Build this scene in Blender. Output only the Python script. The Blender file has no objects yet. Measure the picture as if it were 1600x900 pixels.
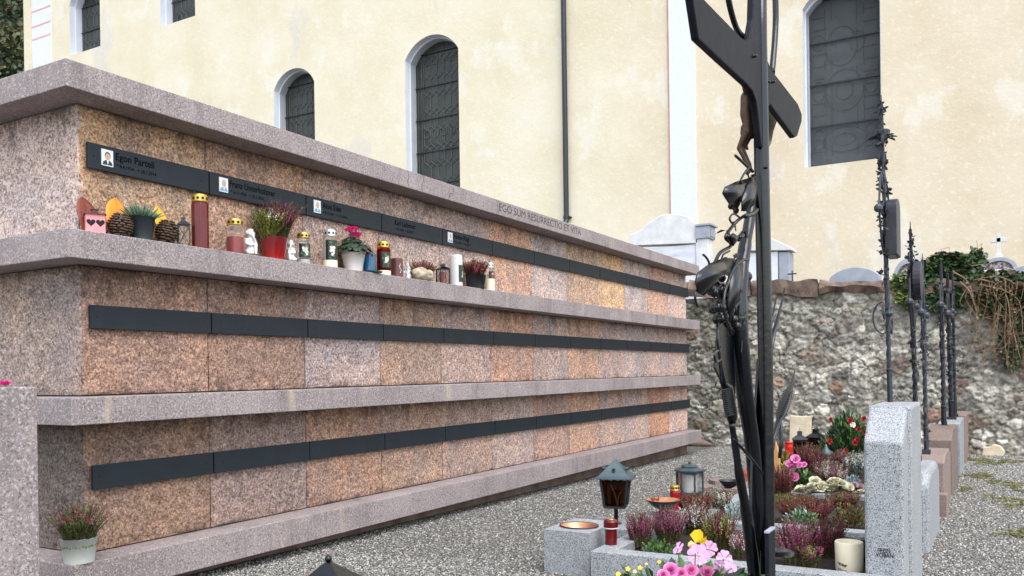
import bpy, math, random
import numpy as np
from mathutils import Vector, Matrix, noise
R = math.radians
PI = math.pi
scene = bpy.context.scene
col = scene.collection
rnd = random.Random(7)
EXPOSURE = 1.43

# ------------------------------------------------------------------ camera frame (surveyed from the photo)
F_PX, CY, PITCH, YAW, ROLL = 1327.9117, 587.0382, -.0046, .5215, -.0141
_fw = Vector((-math.sin(YAW)*math.cos(PITCH), math.cos(YAW)*math.cos(PITCH), math.sin(PITCH)))
_r = Vector((math.cos(YAW), math.sin(YAW), 0)); _u = _r.cross(_fw)
CR = _r*math.cos(ROLL)+_u*math.sin(ROLL); CU = -_r*math.sin(ROLL)+_u*math.cos(ROLL); CF = _fw
def ray(px, py): return CF+CR*((px-800)/F_PX)+CU*((CY-py)/F_PX)
def at_x(px, py, X): d = ray(px, py); return d*(X/d.x)
def at_y(px, py, Y): d = ray(px, py); return d*(Y/d.y)
def at_z(px, py, Z): d = ray(px, py); return d*(Z/d.z)
GC, GM = -.96, -.0125
def gz(y): return GC+GM*y
def at_g(px, py, dz=0):
    d = ray(px, py); return d*((GC+dz)/(d.z-GM*d.y))
def pxm(p): return p.dot(CF)/F_PX           # metres per photo pixel at a point

# ------------------------------------------------------------------ mesh helpers
class MB:
    def __init__(s): s.v=[]; s.f=[]; s.m=[]
    def add(s, vs, fs, m=0):
        o=len(s.v); s.v += [tuple(v) for v in vs]
        for f in fs: s.f.append(tuple(i+o for i in f)); s.m.append(m)
        return s
    def box(s, x0,x1,y0,y1,z0,z1, m=0):
        return s.add([(x0,y0,z0),(x1,y0,z0),(x1,y1,z0),(x0,y1,z0),(x0,y0,z1),(x1,y0,z1),(x1,y1,z1),(x0,y1,z1)],
              [(3,2,1,0),(4,5,6,7),(0,1,5,4),(1,2,6,5),(2,3,7,6),(3,0,4,7)], m)
    def prism(s, poly, ext, m=0):
        n=len(poly); e=Vector(ext); a=[Vector(p) for p in poly]
        nr=Vector((0,0,0))
        for i in range(n): nr += a[i].cross(a[(i+1)%n])
        if nr.dot(e) > 0: a.reverse()
        vs=a+[p+e for p in a]
        fs=[tuple(range(n)), tuple(reversed(range(n,2*n)))]
        fs+=[(( i+1)%n, i, n+i, n+(i+1)%n) for i in range(n)]
        return s.add(vs, fs, m)
    def lathe(s, prof, n=20, o=(0,0,0), m=0, sx=1, sy=1, cap0=True, cap1=True, rot=0, ripple=None):
        vs=[]; k=len(prof)
        for j,(r,z) in enumerate(prof):
            for i in range(n):
                a=2*PI*i/n+rot; rr=r*(1 if not ripple else ripple(a,j))
                vs.append((o[0]+rr*sx*math.cos(a), o[1]+rr*sy*math.sin(a), o[2]+z))
        fs=[]
        for j in range(k-1):
            for i in range(n):
                i2=(i+1)%n; fs.append((j*n+i, j*n+i2, (j+1)*n+i2, (j+1)*n+i))
        if cap0: fs.append(tuple(reversed(range(n))))
        if cap1: fs.append(tuple(range((k-1)*n, k*n)))
        return s.add(vs, fs, m)
    def tube(s, pts, rad, n=8, m=0, flat=1.0, twist=0.0, ref=None):
        pts=[Vector(p) for p in pts]; k=len(pts)
        if not hasattr(rad,'__len__'): rad=[rad]*k
        vs=[]; up=None
        for j in range(k):
            t=(pts[min(j+1,k-1)]-pts[max(j-1,0)])
            if t.length<1e-9: t=Vector((0,0,1))
            t.normalize()
            if up is None:
                r0=Vector(ref) if ref else (Vector((1,0,0)) if abs(t.x)<.8 else Vector((0,1,0)))
                up=(r0-t*r0.dot(t)).normalized()
            else:
                up=(up-t*up.dot(t)); up=up.normalized() if up.length>1e-6 else Vector((0,1,0))
            b=t.cross(up)
            for i in range(n):
                a=2*PI*i/n+twist*j
                vs.append(pts[j]+up*(rad[j]*math.cos(a))+b*(rad[j]*flat*math.sin(a)))
        fs=[]
        for j in range(k-1):
            for i in range(n):
                i2=(i+1)%n; fs.append((j*n+i, j*n+i2, (j+1)*n+i2, (j+1)*n+i))
        fs.append(tuple(reversed(range(n)))); fs.append(tuple(range((k-1)*n,k*n)))
        return s.add(vs, fs, m)
    def ball(s, c, r, sc=(1,1,1), n=10, m=0):
        prof=[]; k=max(5,n//2+1); vs=[]; fs=[]
        for j in range(1,k):
            t=PI*j/k
            for i in range(n):
                a=2*PI*i/n
                vs.append((c[0]+r*sc[0]*math.sin(t)*math.cos(a), c[1]+r*sc[1]*math.sin(t)*math.sin(a), c[2]+r*sc[2]*-math.cos(t)))
        for j in range(k-2):
            for i in range(n):
                i2=(i+1)%n; fs.append((j*n+i, j*n+i2, (j+1)*n+i2, (j+1)*n+i))
        b=len(vs); vs.append((c[0],c[1],c[2]-r*sc[2])); vs.append((c[0],c[1],c[2]+r*sc[2]))
        for i in range(n):
            i2=(i+1)%n; fs.append((b,i2,i)); fs.append((b+1,(k-2)*n+i,(k-2)*n+i2))
        return s.add(vs, fs, m)
    def quad(s, c, u, w, m=0):   # diamond-ish leaf
        c=Vector(c); u=Vector(u); w=Vector(w)
        return s.add([c-u*.5, c+w*.5, c+u*.5, c-w*.5], [(0,1,2,3)], m)
    def leaf(s, base, d, side, L, W, m=0, cup=.15):   # folded pointed leaf, six verts
        b=Vector(base); d=Vector(d).normalized(); sd=Vector(side); sd=(sd-d*sd.dot(d))
        sd = sd.normalized() if sd.length>1e-6 else d.orthogonal().normalized()
        nn=d.cross(sd)
        return s.add([b, b+d*L*.4+sd*W*.5+nn*W*cup, b+d*L*.8+sd*W*.33+nn*W*cup*.6, b+d*L, b+d*L*.8-sd*W*.33+nn*W*cup*.6, b+d*L*.4-sd*W*.5+nn*W*cup, b+d*L*.45],
              [(0,1,6),(1,2,6),(2,3,6),(3,4,6),(4,5,6),(5,0,6)], m)
    def build(s, name, mats, parent=None, smooth=False, bevel=0, loc=None, color=None, remesh=0, sub=0):
        me=bpy.data.meshes.new(name)
        if not isinstance(mats,(list,tuple)): mats=[mats]
        me.from_pydata(s.v, [], s.f)
        for m in mats: me.materials.append(m)
        me.polygons.foreach_set('material_index', s.m)
        if smooth: me.polygons.foreach_set('use_smooth', [True]*len(s.f))
        me.update()
        o=bpy.data.objects.new(name, me); col.objects.link(o)
        if parent is not None: o.parent=parent
        if loc is not None: o.location=loc
        if color: o.color=color
        if remesh:
            md=o.modifiers.new('r','REMESH'); md.mode='VOXEL'; md.voxel_size=remesh; md.use_smooth_shade=True
            sm=o.modifiers.new('s','SMOOTH'); sm.factor=.5; sm.iterations=3
        if bevel:
            md=o.modifiers.new('b','BEVEL'); md.width=bevel; md.segments=2; md.limit_method='ANGLE'; md.angle_limit=R(40)
        if sub:
            md=o.modifiers.new('ss','SUBSURF'); md.levels=sub; md.render_levels=sub
        return o
def tag(o, label=None, cat=None, group=None, kind=None):
    if label: o['label']=label
    if cat: o['category']=cat
    if group: o['group']=group
    if kind: o['kind']=kind
    return o
def thing(name, label, cat, loc=(0,0,0), rz=0, group=None):
    o=bpy.data.objects.new(name, None); col.objects.link(o)
    o.empty_display_size=.1; o.location=loc; o.rotation_euler=(0,0,rz)
    return tag(o, label, cat, group)
FACE_X = Matrix(((0,0,1,0),(1,0,0,0),(0,1,0,0),(0,0,0,1)))    # text on a face looking +X
FACE_Y = Matrix(((1,0,0,0),(0,0,-1,0),(0,1,0,0),(0,0,0,1)))   # text on a face looking -Y
def text(body, name, mat, parent, loc, basis, height, width, ext=.0006, bold=0):
    cu=bpy.data.curves.new(name,'FONT'); cu.body=body; cu.size=1; cu.extrude=ext/height; cu.resolution_u=3; cu.offset=bold
    t=bpy.data.objects.new(name, cu); col.objects.link(t)
    dg=bpy.context.evaluated_depsgraph_get(); dg.update()
    me=bpy.data.meshes.new_from_object(t.evaluated_get(dg))
    bpy.data.objects.remove(t)
    n=len(me.vertices); a=np.empty(n*3); me.vertices.foreach_get('co',a); a=a.reshape(-1,3)
    x0,x1=a[:,0].min(),a[:,0].max(); y1=a[:,1].max()
    a[:,0]=(a[:,0]-x0)*width/(x1-x0); a[:,1]*=height/y1; a[:,2]*=height
    me.vertices.foreach_set('co',a.ravel()); me.transform(basis); me.update()
    me.materials.clear(); me.materials.append(mat)
    o=bpy.data.objects.new(name, me); col.objects.link(o); o.parent=parent; o.location=loc
    return o
def big_mesh(name, V, Fc, nper, mats, colors=None, smooth=False):
    me=bpy.data.meshes.new(name); me.vertices.add(len(V)); me.vertices.foreach_set('co', V.astype(np.float32).ravel())
    nf=len(Fc); me.loops.add(nf*nper); me.loops.foreach_set('vertex_index', Fc.astype(np.int32).ravel())
    me.polygons.add(nf); me.polygons.foreach_set('loop_start', np.arange(0,nf*nper,nper,dtype=np.int32))
    me.polygons.foreach_set('loop_total', np.full(nf,nper,dtype=np.int32))
    if smooth: me.polygons.foreach_set('use_smooth', np.ones(nf,dtype=bool))
    me.update(calc_edges=True); me.validate()
    if colors is not None:
        ca=me.color_attributes.new('stone','FLOAT_COLOR','POINT'); ca.data.foreach_set('color', colors.astype(np.float32).ravel())
    for m in mats: me.materials.append(m)
    o=bpy.data.objects.new(name, me); col.objects.link(o); return o

# ------------------------------------------------------------------ material helpers
def lin(c): return tuple(((x/255)/12.92 if x/255<=.04045 else ((x/255+.055)/1.055)**2.4) for x in c[:3])+(1,)
def new_mat(name):
    m=bpy.data.materials.new(name); m.use_nodes=True; nt=m.node_tree
    return m, nt, nt.nodes['Principled BSDF']
def N(nt, t, **k):
    n=nt.nodes.new(t)
    for a,b in k.items():
        if a in n.inputs: n.inputs[a].default_value=b
        else: setattr(n,a,b)
    return n
def L(nt, a, b): nt.links.new(a, b)
def ramp(nt, fac, stops, interp='LINEAR'):
    n=nt.nodes.new('ShaderNodeValToRGB'); n.color_ramp.interpolation=interp
    e=n.color_ramp.elements
    while len(e)<len(stops): e.new(.5)
    for x,(p,c) in zip(e,stops): x.position=p; x.color=c if len(c)==4 else tuple(c)+(1,)
    L(nt, fac, n.inputs['Fac']); return n
def mixc(nt, fac, a, b, mode='MIX'):
    n=nt.nodes.new('ShaderNodeMix'); n.data_type='RGBA'; n.blend_type=mode
    for s,v in ((n.inputs['Factor'],fac),(n.inputs['A'],a),(n.inputs['B'],b)):
        if hasattr(v,'links'): L(nt, v, s)
        else: s.default_value=v
    # float factor is input 0, colour A/B are inputs 6/7
    return n
def mix(nt, fac, a, b, mode='MIX'):
    n=nt.nodes.new('ShaderNodeMix'); n.data_type='RGBA'; n.blend_type=mode
    for i,v in ((0,fac),(6,a),(7,b)):
        s=n.inputs[i]
        if isinstance(v, bpy.types.NodeSocket): L(nt, v, s)
        else: s.default_value=v
    return n.outputs[2]
def coords(nt, scale=(1,1,1)):
    tc=nt.nodes.new('ShaderNodeTexCoord'); mp=nt.nodes.new('ShaderNodeMapping'); mp.inputs['Scale'].default_value=scale
    L(nt, tc.outputs['Object'], mp.inputs['Vector']); return mp.outputs['Vector']
def noi(nt, vec, scale, detail=4, rough=.55):
    n=N(nt,'ShaderNodeTexNoise',Scale=scale,Detail=detail,Roughness=rough); L(nt, vec, n.inputs['Vector']); return n.outputs['Fac']
def vor(nt, vec, scale, feature='F1'):
    n=nt.nodes.new('ShaderNodeTexVoronoi'); n.feature=feature; n.inputs['Scale'].default_value=scale; L(nt, vec, n.inputs['Vector']); return n
def bump(nt, h, strength, dist, bsdf, prev=None):
    b=N(nt,'ShaderNodeBump',Strength=strength,Distance=dist); L(nt, h, b.inputs['Height'])
    if prev: L(nt, prev, b.inputs['Normal'])
    if bsdf: L(nt, b.outputs['Normal'], bsdf.inputs['Normal'])
    return b.outputs['Normal']
def shade(c, k): return tuple(max(0,min(1,x*k)) for x in c[:3])+(1,)
def mat(name, rgb, rough=.6, var=.18, scale=25, bmp=0, bscale=120, metal=0, spec=.5, coat=0, trans=0, emit=0, hue=None):
    m,nt,b=new_mat(name); c=lin(rgb); v=coords(nt)
    f=noi(nt, v, scale, 5)
    r=ramp(nt, f, [(.3,shade(c,1-var)),(.7,shade(c,1+var) if hue is None else lin(hue))])
    L(nt, r.outputs['Color'], b.inputs['Base Color'])
    b.inputs['Roughness'].default_value=rough; b.inputs['Metallic'].default_value=metal
    b.inputs['Specular IOR Level'].default_value=spec; b.inputs['Coat Weight'].default_value=coat
    b.inputs['Transmission Weight'].default_value=trans
    if emit: b.inputs['Emission Color'].default_value=c; b.inputs['Emission Strength'].default_value=emit
    if bmp: bump(nt, noi(nt, v, bscale, 3), bmp, .004, b)
    return m
# ------------------------------------------------------------------ materials
def stone_slab(name, c1, c2, c3, k=1.0):
    """sawn porphyry: mauve ground, pale and dark grains, rusty drips and soft patches"""
    m,nt,b=new_mat(name); v=coords(nt)
    n1=noi(nt,v,3.0,4); base=ramp(nt,n1,[(.32,lin(c1)),(.68,lin(c2))]).outputs['Color']
    g=noi(nt,v,95,3,.7); base=mix(nt, ramp(nt,g,[(.50,(0,0,0)),(.66,(1,1,1))]).outputs['Color'], base, lin(c3))
    g2=noi(nt,v,130,2,.6); base=mix(nt, ramp(nt,g2,[(.30,(1,1,1)),(.46,(0,0,0))]).outputs['Color'], base, shade(lin(c1),.45))
    sp=vor(nt,v,95); base=mix(nt, ramp(nt,sp.outputs['Distance'],[(.06,(.7,.7,.7)),(.24,(0,0,0))]).outputs['Color'], base, lin((215,205,200)))
    st=coords(nt,(5,5,.8)); s=noi(nt,st,1.6,5,.65)
    base=mix(nt, ramp(nt,s,[(.60,(0,0,0)),(.76,(.5,.5,.5))]).outputs['Color'], base, lin((196,178,150)))
    s2=noi(nt,coords(nt,(7,7,1.1)),1.2,5,.6)
    base=mix(nt, ramp(nt,s2,[(.54,(0,0,0)),(.76,(.6,.6,.6))]).outputs['Color'], base, lin((92,84,80)))
    L(nt,base,b.inputs['Base Color']); b.inputs['Roughness'].default_value=.72
    bump(nt, noi(nt,v,160,3), .25, .002, b); return m
M={}
M['slab']=stone_slab('slab_stone',(123,112,112),(149,137,136),(180,170,167))
M['slab_top']=M['slab']
def stone_panel():
    m,nt,b=new_mat('split_panel_stone'); v=coords(nt)
    oi=nt.nodes.new('ShaderNodeObjectInfo'); c=oi.outputs['Color']
    def mul(a,k): return mix(nt,1.0,a,(k[0],k[1],k[2],1),'MULTIPLY')
    n1=noi(nt,v,2.6,5,.6); base=mix(nt, ramp(nt,n1,[(.36,(0,0,0)),(.64,(1,1,1))]).outputs['Color'], mul(c,(.86,.88,.92)), mul(c,(1.14,1.06,.96)))
    n0=noi(nt,coords(nt,(1,1,.7)),1.9,4,.6); base=mix(nt, ramp(nt,n0,[(.55,(0,0,0)),(.70,(.38,.38,.38))]).outputs['Color'], base, lin((182,150,126)))
    n01=noi(nt,coords(nt,(1,1.3,.6)),2.3,4,.6); base=mix(nt, ramp(nt,n01,[(.55,(0,0,0)),(.70,(.5,.5,.5))]).outputs['Color'], base, lin((164,150,146)))
    n2=noi(nt,v,80,3,.6); n3=noi(nt,v,170,2,.6); n5=noi(nt,coords(nt,(1,1,1.5)),22,4,.65)
    base=mix(nt, ramp(nt,n5,[(.40,(.75,.75,.75)),(.50,(0,0,0))]).outputs['Color'], base, mul(base,(.70,.66,.64)))
    base=mix(nt, ramp(nt,n5,[(.52,(0,0,0)),(.64,(.7,.7,.7))]).outputs['Color'], base, mul(base,(1.28,1.24,1.2)))
    base=mix(nt, ramp(nt,n2,[(.53,(0,0,0)),(.61,(.85,.85,.85))]).outputs['Color'], base, mul(base,(1.62,1.58,1.55)))
    base=mix(nt, ramp(nt,n2,[(.37,(.9,.9,.9)),(.46,(0,0,0))]).outputs['Color'], base, mul(base,(.42,.38,.37)))
    base=mix(nt, ramp(nt,n3,[(.36,(.8,.8,.8)),(.44,(0,0,0))]).outputs['Color'], base, mul(base,(.46,.42,.40)))
    base=mix(nt, ramp(nt,n3,[(.57,(0,0,0)),(.65,(.7,.7,.7))]).outputs['Color'], base, mul(base,(1.6,1.58,1.56)))
    # algae run-off at the panel foot; soot and painted-in shade at the top
    sep=nt.nodes.new('ShaderNodeSeparateXYZ'); tc=nt.nodes.new('ShaderNodeTexCoord'); L(nt,tc.outputs['Generated'],sep.inputs[0])
    d=noi(nt,coords(nt,(3,3,1.4)),3.4,6,.75)
    ma=nt.nodes.new('ShaderNodeMath'); ma.operation='ADD'; L(nt,d,ma.inputs[0]); 
    inv=nt.nodes.new('ShaderNodeMath'); inv.operation='MULTIPLY'; L(nt,sep.outputs['Z'],inv.inputs[0]); inv.inputs[1].default_value=-.9
    L(nt,inv.outputs[0],ma.inputs[1])
    base=mix(nt, ramp(nt,ma.outputs[0],[(.47,(0,0,0)),(.62,(.6,.6,.6))]).outputs['Color'], base, lin((66,58,46)))
    d2=noi(nt,coords(nt,(3,3,1.2)),3.1,6,.75)
    m2=nt.nodes.new('ShaderNodeMath'); m2.operation='MULTIPLY_ADD'; L(nt,sep.outputs['Z'],m2.inputs[0]); m2.inputs[1].default_value=.42; L(nt,d2,m2.inputs[2])
    base=mix(nt, ramp(nt,m2.outputs[0],[(.88,(0,0,0)),(1.02,(.5,.5,.5))]).outputs['Color'], base, lin((82,68,58)))
    L(nt,base,b.inputs['Base Color']); b.inputs['Roughness'].default_value=.85; b.inputs['Specular IOR Level'].default_value=.3
    nb=bump(nt, noi(nt,v,40,7,.85), 1.0, .03, None); bump(nt, noi(nt,v,110,4,.7), .7, .006, b, nb)
    return m
M['panel']=stone_panel()
def granite(name, light, mid, dark, s=1.0):
    m,nt,b=new_mat(name); v=coords(nt)
    base=ramp(nt,noi(nt,v,150*s,2,.6),[(.38,lin(mid)),(.55,lin(light))]).outputs['Color']
    k=vor(nt,v,210*s); kc=nt.nodes.new('ShaderNodeSeparateColor'); L(nt,k.outputs['Color'],kc.inputs[0])
    base=mix(nt, ramp(nt,kc.outputs[0],[(.74,(0,0,0)),(.80,(1,1,1))],'LINEAR').outputs['Color'], base, lin(dark))
    base=mix(nt, ramp(nt,kc.outputs[1],[(.70,(0,0,0)),(.78,(1,1,1))]).outputs['Color'], base, lin(mid))
    n=noi(nt,v,5,4); base=mix(nt, .16, base, ramp(nt,n,[(.35,lin(mid)),(.65,lin(light))]).outputs['Color'])
    L(nt,base,b.inputs['Base Color']); b.inputs['Roughness'].default_value=.55
    bump(nt, noi(nt,v,220,2), .12, .002, b); return m
M['granite']=granite('grey_granite',(178,180,182),(130,134,138),(52,55,60),1.5)
M['granite_pale']=granite('pale_granite',(168,171,174),(132,136,140),(70,74,78),1.2)
M['granite_pink']=granite('pink_granite',(150,131,123),(124,106,99),(76,64,60),1.4)
M['granite_brown']=granite('brown_granite',(132,115,106),(106,91,84),(62,53,49),1.4)
M['mortar']=mat('dark_joint',(46,40,38),.9)
M['concrete']=mat('plinth_concrete',(122,102,92),.9,.3,6,.6,60,hue=(150,126,112))
M['slate']=mat('slate_plate',(33,40,46),.5,.12,8,.05,200,spec=.25)
M['letter']=mat('engraved_letter',(9,10,12),.9,spec=.05)
M['carved']=mat('carved_letter',(78,68,68),.9)
M['iron']=mat('black_iron',(5,8,14),.25,.35,30,.17,50,0,.5)
M['iron_plate']=mat('hammered_iron_plate',(20,23,30),.55,.3,30,.2,45,0,.16)
M['iron_old']=mat('weathered_iron',(54,58,66),.5,.35,30,.3,80,.2,.5)
M['zinc']=mat('zinc_sheet',(70,84,90),.45,.25,14,.1,60,.4)
M['darkmetal']=mat('dark_metal',(44,46,52),.45,.25,30,.1,80,.3)
M['black']=mat('black_void',(10,10,11),.8)
M['bronze']=mat('bronze',(84,66,52),.42,.3,40,.1,80,.6)
M['copper']=mat('copper',(214,150,112),.35,.25,18,0,60,.8)
M['gold']=mat('gold_foil',(206,172,86),.32,.2,30,.1,200,.8)
M['silver']=mat('silver_foil',(205,206,210),.3,.12,30,.1,200,.7)
M['redwax']=mat('red_plastic',(92,6,14),.25,.2,12,0,60,0,.4,.2)
M['redglow']=mat('red_translucent',(142,12,18),.3,.2,10,0,60,0,.5,.2)
M['redbright']=mat('bright_red',(222,36,26),.3,.1)
M['redglaze']=mat('red_glaze',(160,10,16),.15,.08,8,0,60,0,.6,.6)
M['brownwax']=mat('brown_glaze',(92,52,50),.3,.12,14)
M['white']=mat('white_paint',(204,203,200),.5,.04,20,.05)
M['plaster_white']=mat('white_plaster',(214,217,222),.7,.05,12,.2,60)
M['cream']=mat('cream_wax',(230,220,192),.4,.06,12,.05)
M['wax_stain']=mat('wax_stain',(70,50,30),.6)
M['pink_tin']=mat('pink_tin',(216,138,142),.5,.14,25,.1,70)
M['rust_tin']=mat('rusty_tin',(96,52,48),.55,.25,40,.1)
M['pot_dark']=mat('dark_pot',(52,62,66),.5,.12,16,.1)
M['pot_white']=mat('white_pot',(236,232,226),.4,.05,10)
M['pot_black']=mat('black_pot',(34,36,40),.45,.5,18,.4,30)
M['pail']=mat('enamel_pail',(206,214,208),.5,.12,10,.1,40,hue=(222,224,214))
M['pail_rust']=mat('pail_rust',(168,120,60),.7,.25,30)
M['teal']=mat('teal_glass',(30,92,100),.15,.1,10)
M['blueglass']=mat('blue_glass',(70,150,196),.1,.15,16,0,60,0,.5,.1,.75)
M['cone']=mat('pine_cone_scale',(74,56,42),.7,.4,60)
M['cone_tip']=mat('pine_cone_tip',(128,108,86),.8,.25,60)
M['leaf_brown']=mat('dry_red_leaf',(118,52,36),.6,.3,14,.2,60)
M['leaf_orange']=mat('orange_leaf',(232,140,34),.55,.16,14,.2,60)
M['leaf_yellow']=mat('yellow_leaf',(222,172,40),.55,.16,14,.2,60)
M['succulent']=mat('succulent',(98,120,98),.5,.3,40)
M['stone_beige']=mat('beige_stone',(160,146,122),.85,.3,22,.6,40,hue=(196,184,160))
M['stone_cream']=mat('cream_stone',(214,200,172),.8,.2,9,.5,40)
M['terracotta']=mat('terracotta',(186,104,78),.7,.12,12)
M['wood']=None
M['green']=mat('heather_green',(84,112,50),.6,.4,50)
M['label_dark']=mat('label_dark',(24,36,30),.3,.2,60)
M['petal_shade']=mat('petal_shade',(206,178,172),.4,.12,60)
M['green_dark']=mat('dark_leaf',(44,66,38),.45,.35,30)
M['green_mid']=mat('mid_leaf',(82,116,56),.5,.35,40)
M['green_yel']=mat('lime_leaf',(142,156,58),.55,.3,40)
M['green_cyc']=mat('cyclamen_leaf',(14,32,20),.5,.45,120,hue=(52,76,56),spec=.3)
M['silver_leaf']=mat('silver_leaf',(158,172,166),.7,.2,50)
M['bluegrey']=mat('bluegrey_leaf',(118,146,148),.6,.2,50)
M['olive']=mat('olive_leaf',(98,104,48),.6,.35,40)
M['creamleaf']=mat('variegated_leaf',(218,210,184),.55,.12,60,hue=(176,176,140))
M['mauveleaf']=mat('mauve_leaf',(150,118,124),.55,.3,50)
M['h_purple']=mat('purple_heather',(148,54,104),.7,.3,60)
M['h_pink']=mat('pink_heather',(202,96,146),.7,.25,60)
M['h_burg']=mat('burgundy_heather',(112,28,48),.7,.3,60)
M['h_rust']=mat('rust_heather',(124,58,46),.7,.3,60)
M['h_white']=mat('white_heather',(222,218,206),.7,.12,60)
M['h_red']=mat('red_heather',(150,56,64),.7,.28,60)
M['h_mauve']=mat('mauve_heather',(152,88,114),.7,.28,60)
M['stem']=mat('brown_stem',(82,62,44),.8,.3,40)
M['vine_dry']=mat('dry_vine',(132,110,84),.8,.3,20)
M['cyc_pink']=mat('cyclamen_pink',(246,50,136),.5,.15,30)
M['beg_pink']=mat('begonia_pink',(222,124,178),.5,.16,40)
M['imp_pink']=mat('impatiens_pink',(238,196,222),.5,.08,30,hue=(232,160,206))
M['imp_lilac']=mat('impatiens_lilac',(222,160,214),.5,.1,30)
M['yellow']=mat('yellow_petal',(242,202,40),.5,.1,30)
M['orange_pet']=mat('apricot_petal',(232,184,120),.5,.12,30)
M['magenta']=mat('magenta_petal',(224,40,150),.5,.12,30)
M['redflower']=mat('red_petal',(156,16,28),.5,.15,30)
M['berry']=mat('orange_berry',(206,84,40),.4,.15,30)
M['soil']=mat('dark_soil',(44,34,28),.95,.4,40,.8,60)
M['skin']=mat('photo_skin',(206,160,138),.4,.05)
M['hair']=mat('photo_hair',(58,48,44),.4)
M['hair_grey']=mat('photo_grey_hair',(186,182,178),.4)
M['suit']=mat('photo_suit',(36,38,46),.4)
M['shirtblue']=mat('photo_blue',(120,150,176),.4)
M['photo_bg']=mat('photo_ground',(222,228,226),.25,.03)
M['rock_red']=mat('sandstone_coping',(92,76,68),.9,.4,7,.8,40,hue=(136,116,102))
M['marble']=None
def wood():
    m,nt,b=new_mat('larch_wood'); v=coords(nt,(1,1,.08))
    n=noi(nt,v,90,4); L(nt, ramp(nt,n,[(.3,lin((176,122,70))),(.7,lin((214,168,112)))]).outputs['Color'], b.inputs['Base Color'])
    b.inputs['Roughness'].default_value=.6; return m
M['wood']=wood()
def marble():
    m,nt,b=new_mat('veined_marble'); v=coords(nt,(1,1,1))
    tc=nt.nodes.new('ShaderNodeTexCoord'); mp=nt.nodes.new('ShaderNodeMapping'); mp.inputs['Rotation'].default_value=(0,R(38),0); mp.inputs['Scale'].default_value=(1.2,1.2,7)
    L(nt,tc.outputs['Object'],mp.inputs['Vector'])
    n=noi(nt,mp.outputs['Vector'],1.6,6,.65); k=noi(nt,v,1.1,3)
    base=mix(nt, ramp(nt,k,[(.42,(0,0,0)),(.6,(1,1,1))]).outputs['Color'], lin((214,216,222)), ramp(nt,n,[(.35,lin((150,156,172))),(.6,lin((214,216,222)))]).outputs['Color'])
    L(nt,base,b.inputs['Base Color']); b.inputs['Roughness'].default_value=.45; return m
M['marble']=marble()
M['marble_top']=mat('weathered_marble',(204,206,210),.7,.14,5,.2,40,hue=(222,222,220))
M['marble_grey']=mat('grey_marble',(150,156,166),.65,.14,6)  # the stone's own grey
def glass_mat(name, rgb, rough=.05):
    m,nt,b=new_mat(name); b.inputs['Base Color'].default_value=lin(rgb); b.inputs['Roughness'].default_value=rough
    b.inputs['Transmission Weight'].default_value=.95; b.inputs['IOR'].default_value=1.12; return m
M['glass']=glass_mat('clear_glass',(236,238,236)); M['glass_amber']=glass_mat('amber_glass',(66,44,30),.2); M['glass_red']=glass_mat('red_glass',(190,40,40),.1)
def church_glass(name, c1, c2, rough):
    m,nt,b=new_mat(name); v=coords(nt); k=vor(nt,v,5.5); s=nt.nodes.new('ShaderNodeSeparateColor'); L(nt,k.outputs['Color'],s.inputs[0])
    n=noi(nt,v,1.5,3)
    base=mix(nt, .35, ramp(nt,s.outputs[0],[(0,lin(c1)),(1,lin(c2))]).outputs['Color'], ramp(nt,n,[(.3,lin(c1)),(.7,lin(c2))]).outputs['Color'])
    L(nt,base,b.inputs['Base Color']); b.inputs['Roughness'].default_value=rough; b.inputs['Specular IOR Level'].default_value=.35
    bump(nt,noi(nt,v,14,2),.1,.01,b); return m
M['cglass']=church_glass('leaded_glass',(38,42,42),(62,66,60),.35)
M['cmesh']=church_glass('meshed_glass',(66,70,72),(78,82,84),.7)
M['lead']=mat('lead_came',(86,90,88),.7,.1,10)
M['lead_dim']=mat('dim_came',(80,84,86),.7,.1,10)
def stucco():
    m,nt,b=new_mat('cream_stucco'); tc=nt.nodes.new('ShaderNodeTexCoord'); v=tc.outputs['Object']
    sx=nt.nodes.new('ShaderNodeSeparateXYZ'); L(nt,v,sx.inputs[0])
    mr=nt.nodes.new('ShaderNodeMapRange'); L(nt,sx.outputs['X'],mr.inputs[0]); mr.inputs[1].default_value=-8.6; mr.inputs[2].default_value=-4.5
    n1=noi(nt,v,.55,6,.6); a=ramp(nt,n1,[(.3,lin((210,200,172))),(.5,lin((217,208,184))),(.72,lin((222,215,197)))]).outputs['Color']
    c=ramp(nt,n1,[(.3,lin((205,190,164))),(.5,lin((212,199,175))),(.72,lin((218,207,186)))]).outputs['Color']
    base=mix(nt,mr.outputs[0],a,c)
    n2=noi(nt,coords(nt,(1,1,.8)),.9,7,.68); base=mix(nt, ramp(nt,n2,[(.56,(0,0,0)),(.615,(.5,.5,.5))]).outputs['Color'], base, lin((222,219,208)))
    n3=noi(nt,coords(nt,(.9,.9,.5)),.42,7,.65); base=mix(nt, ramp(nt,n3,[(.60,(0,0,0)),(.64,(.42,.42,.42))]).outputs['Color'], base, lin((194,193,192)))
    n4=noi(nt,coords(nt,(2.4,2.4,.25)),.8,6,.7); base=mix(nt, ramp(nt,n4,[(.58,(0,0,0)),(.78,(.25,.25,.25))]).outputs['Color'], base, lin((184,162,128)))
    n5=noi(nt,v,9,5,.7); base=mix(nt, ramp(nt,n5,[(.55,(0,0,0)),(.64,(.5,.5,.5))]).outputs['Color'], base, lin((228,222,206)))
    L(nt,base,b.inputs['Base Color']); b.inputs['Roughness'].default_value=.92; b.inputs['Specular IOR Level'].default_value=.2
    nb=bump(nt,noi(nt,v,2.2,4),.35,.03,None); bump(nt,noi(nt,v,14,5,.7),.45,.012,b,nb); return m
M['stucco']=stucco()
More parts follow.
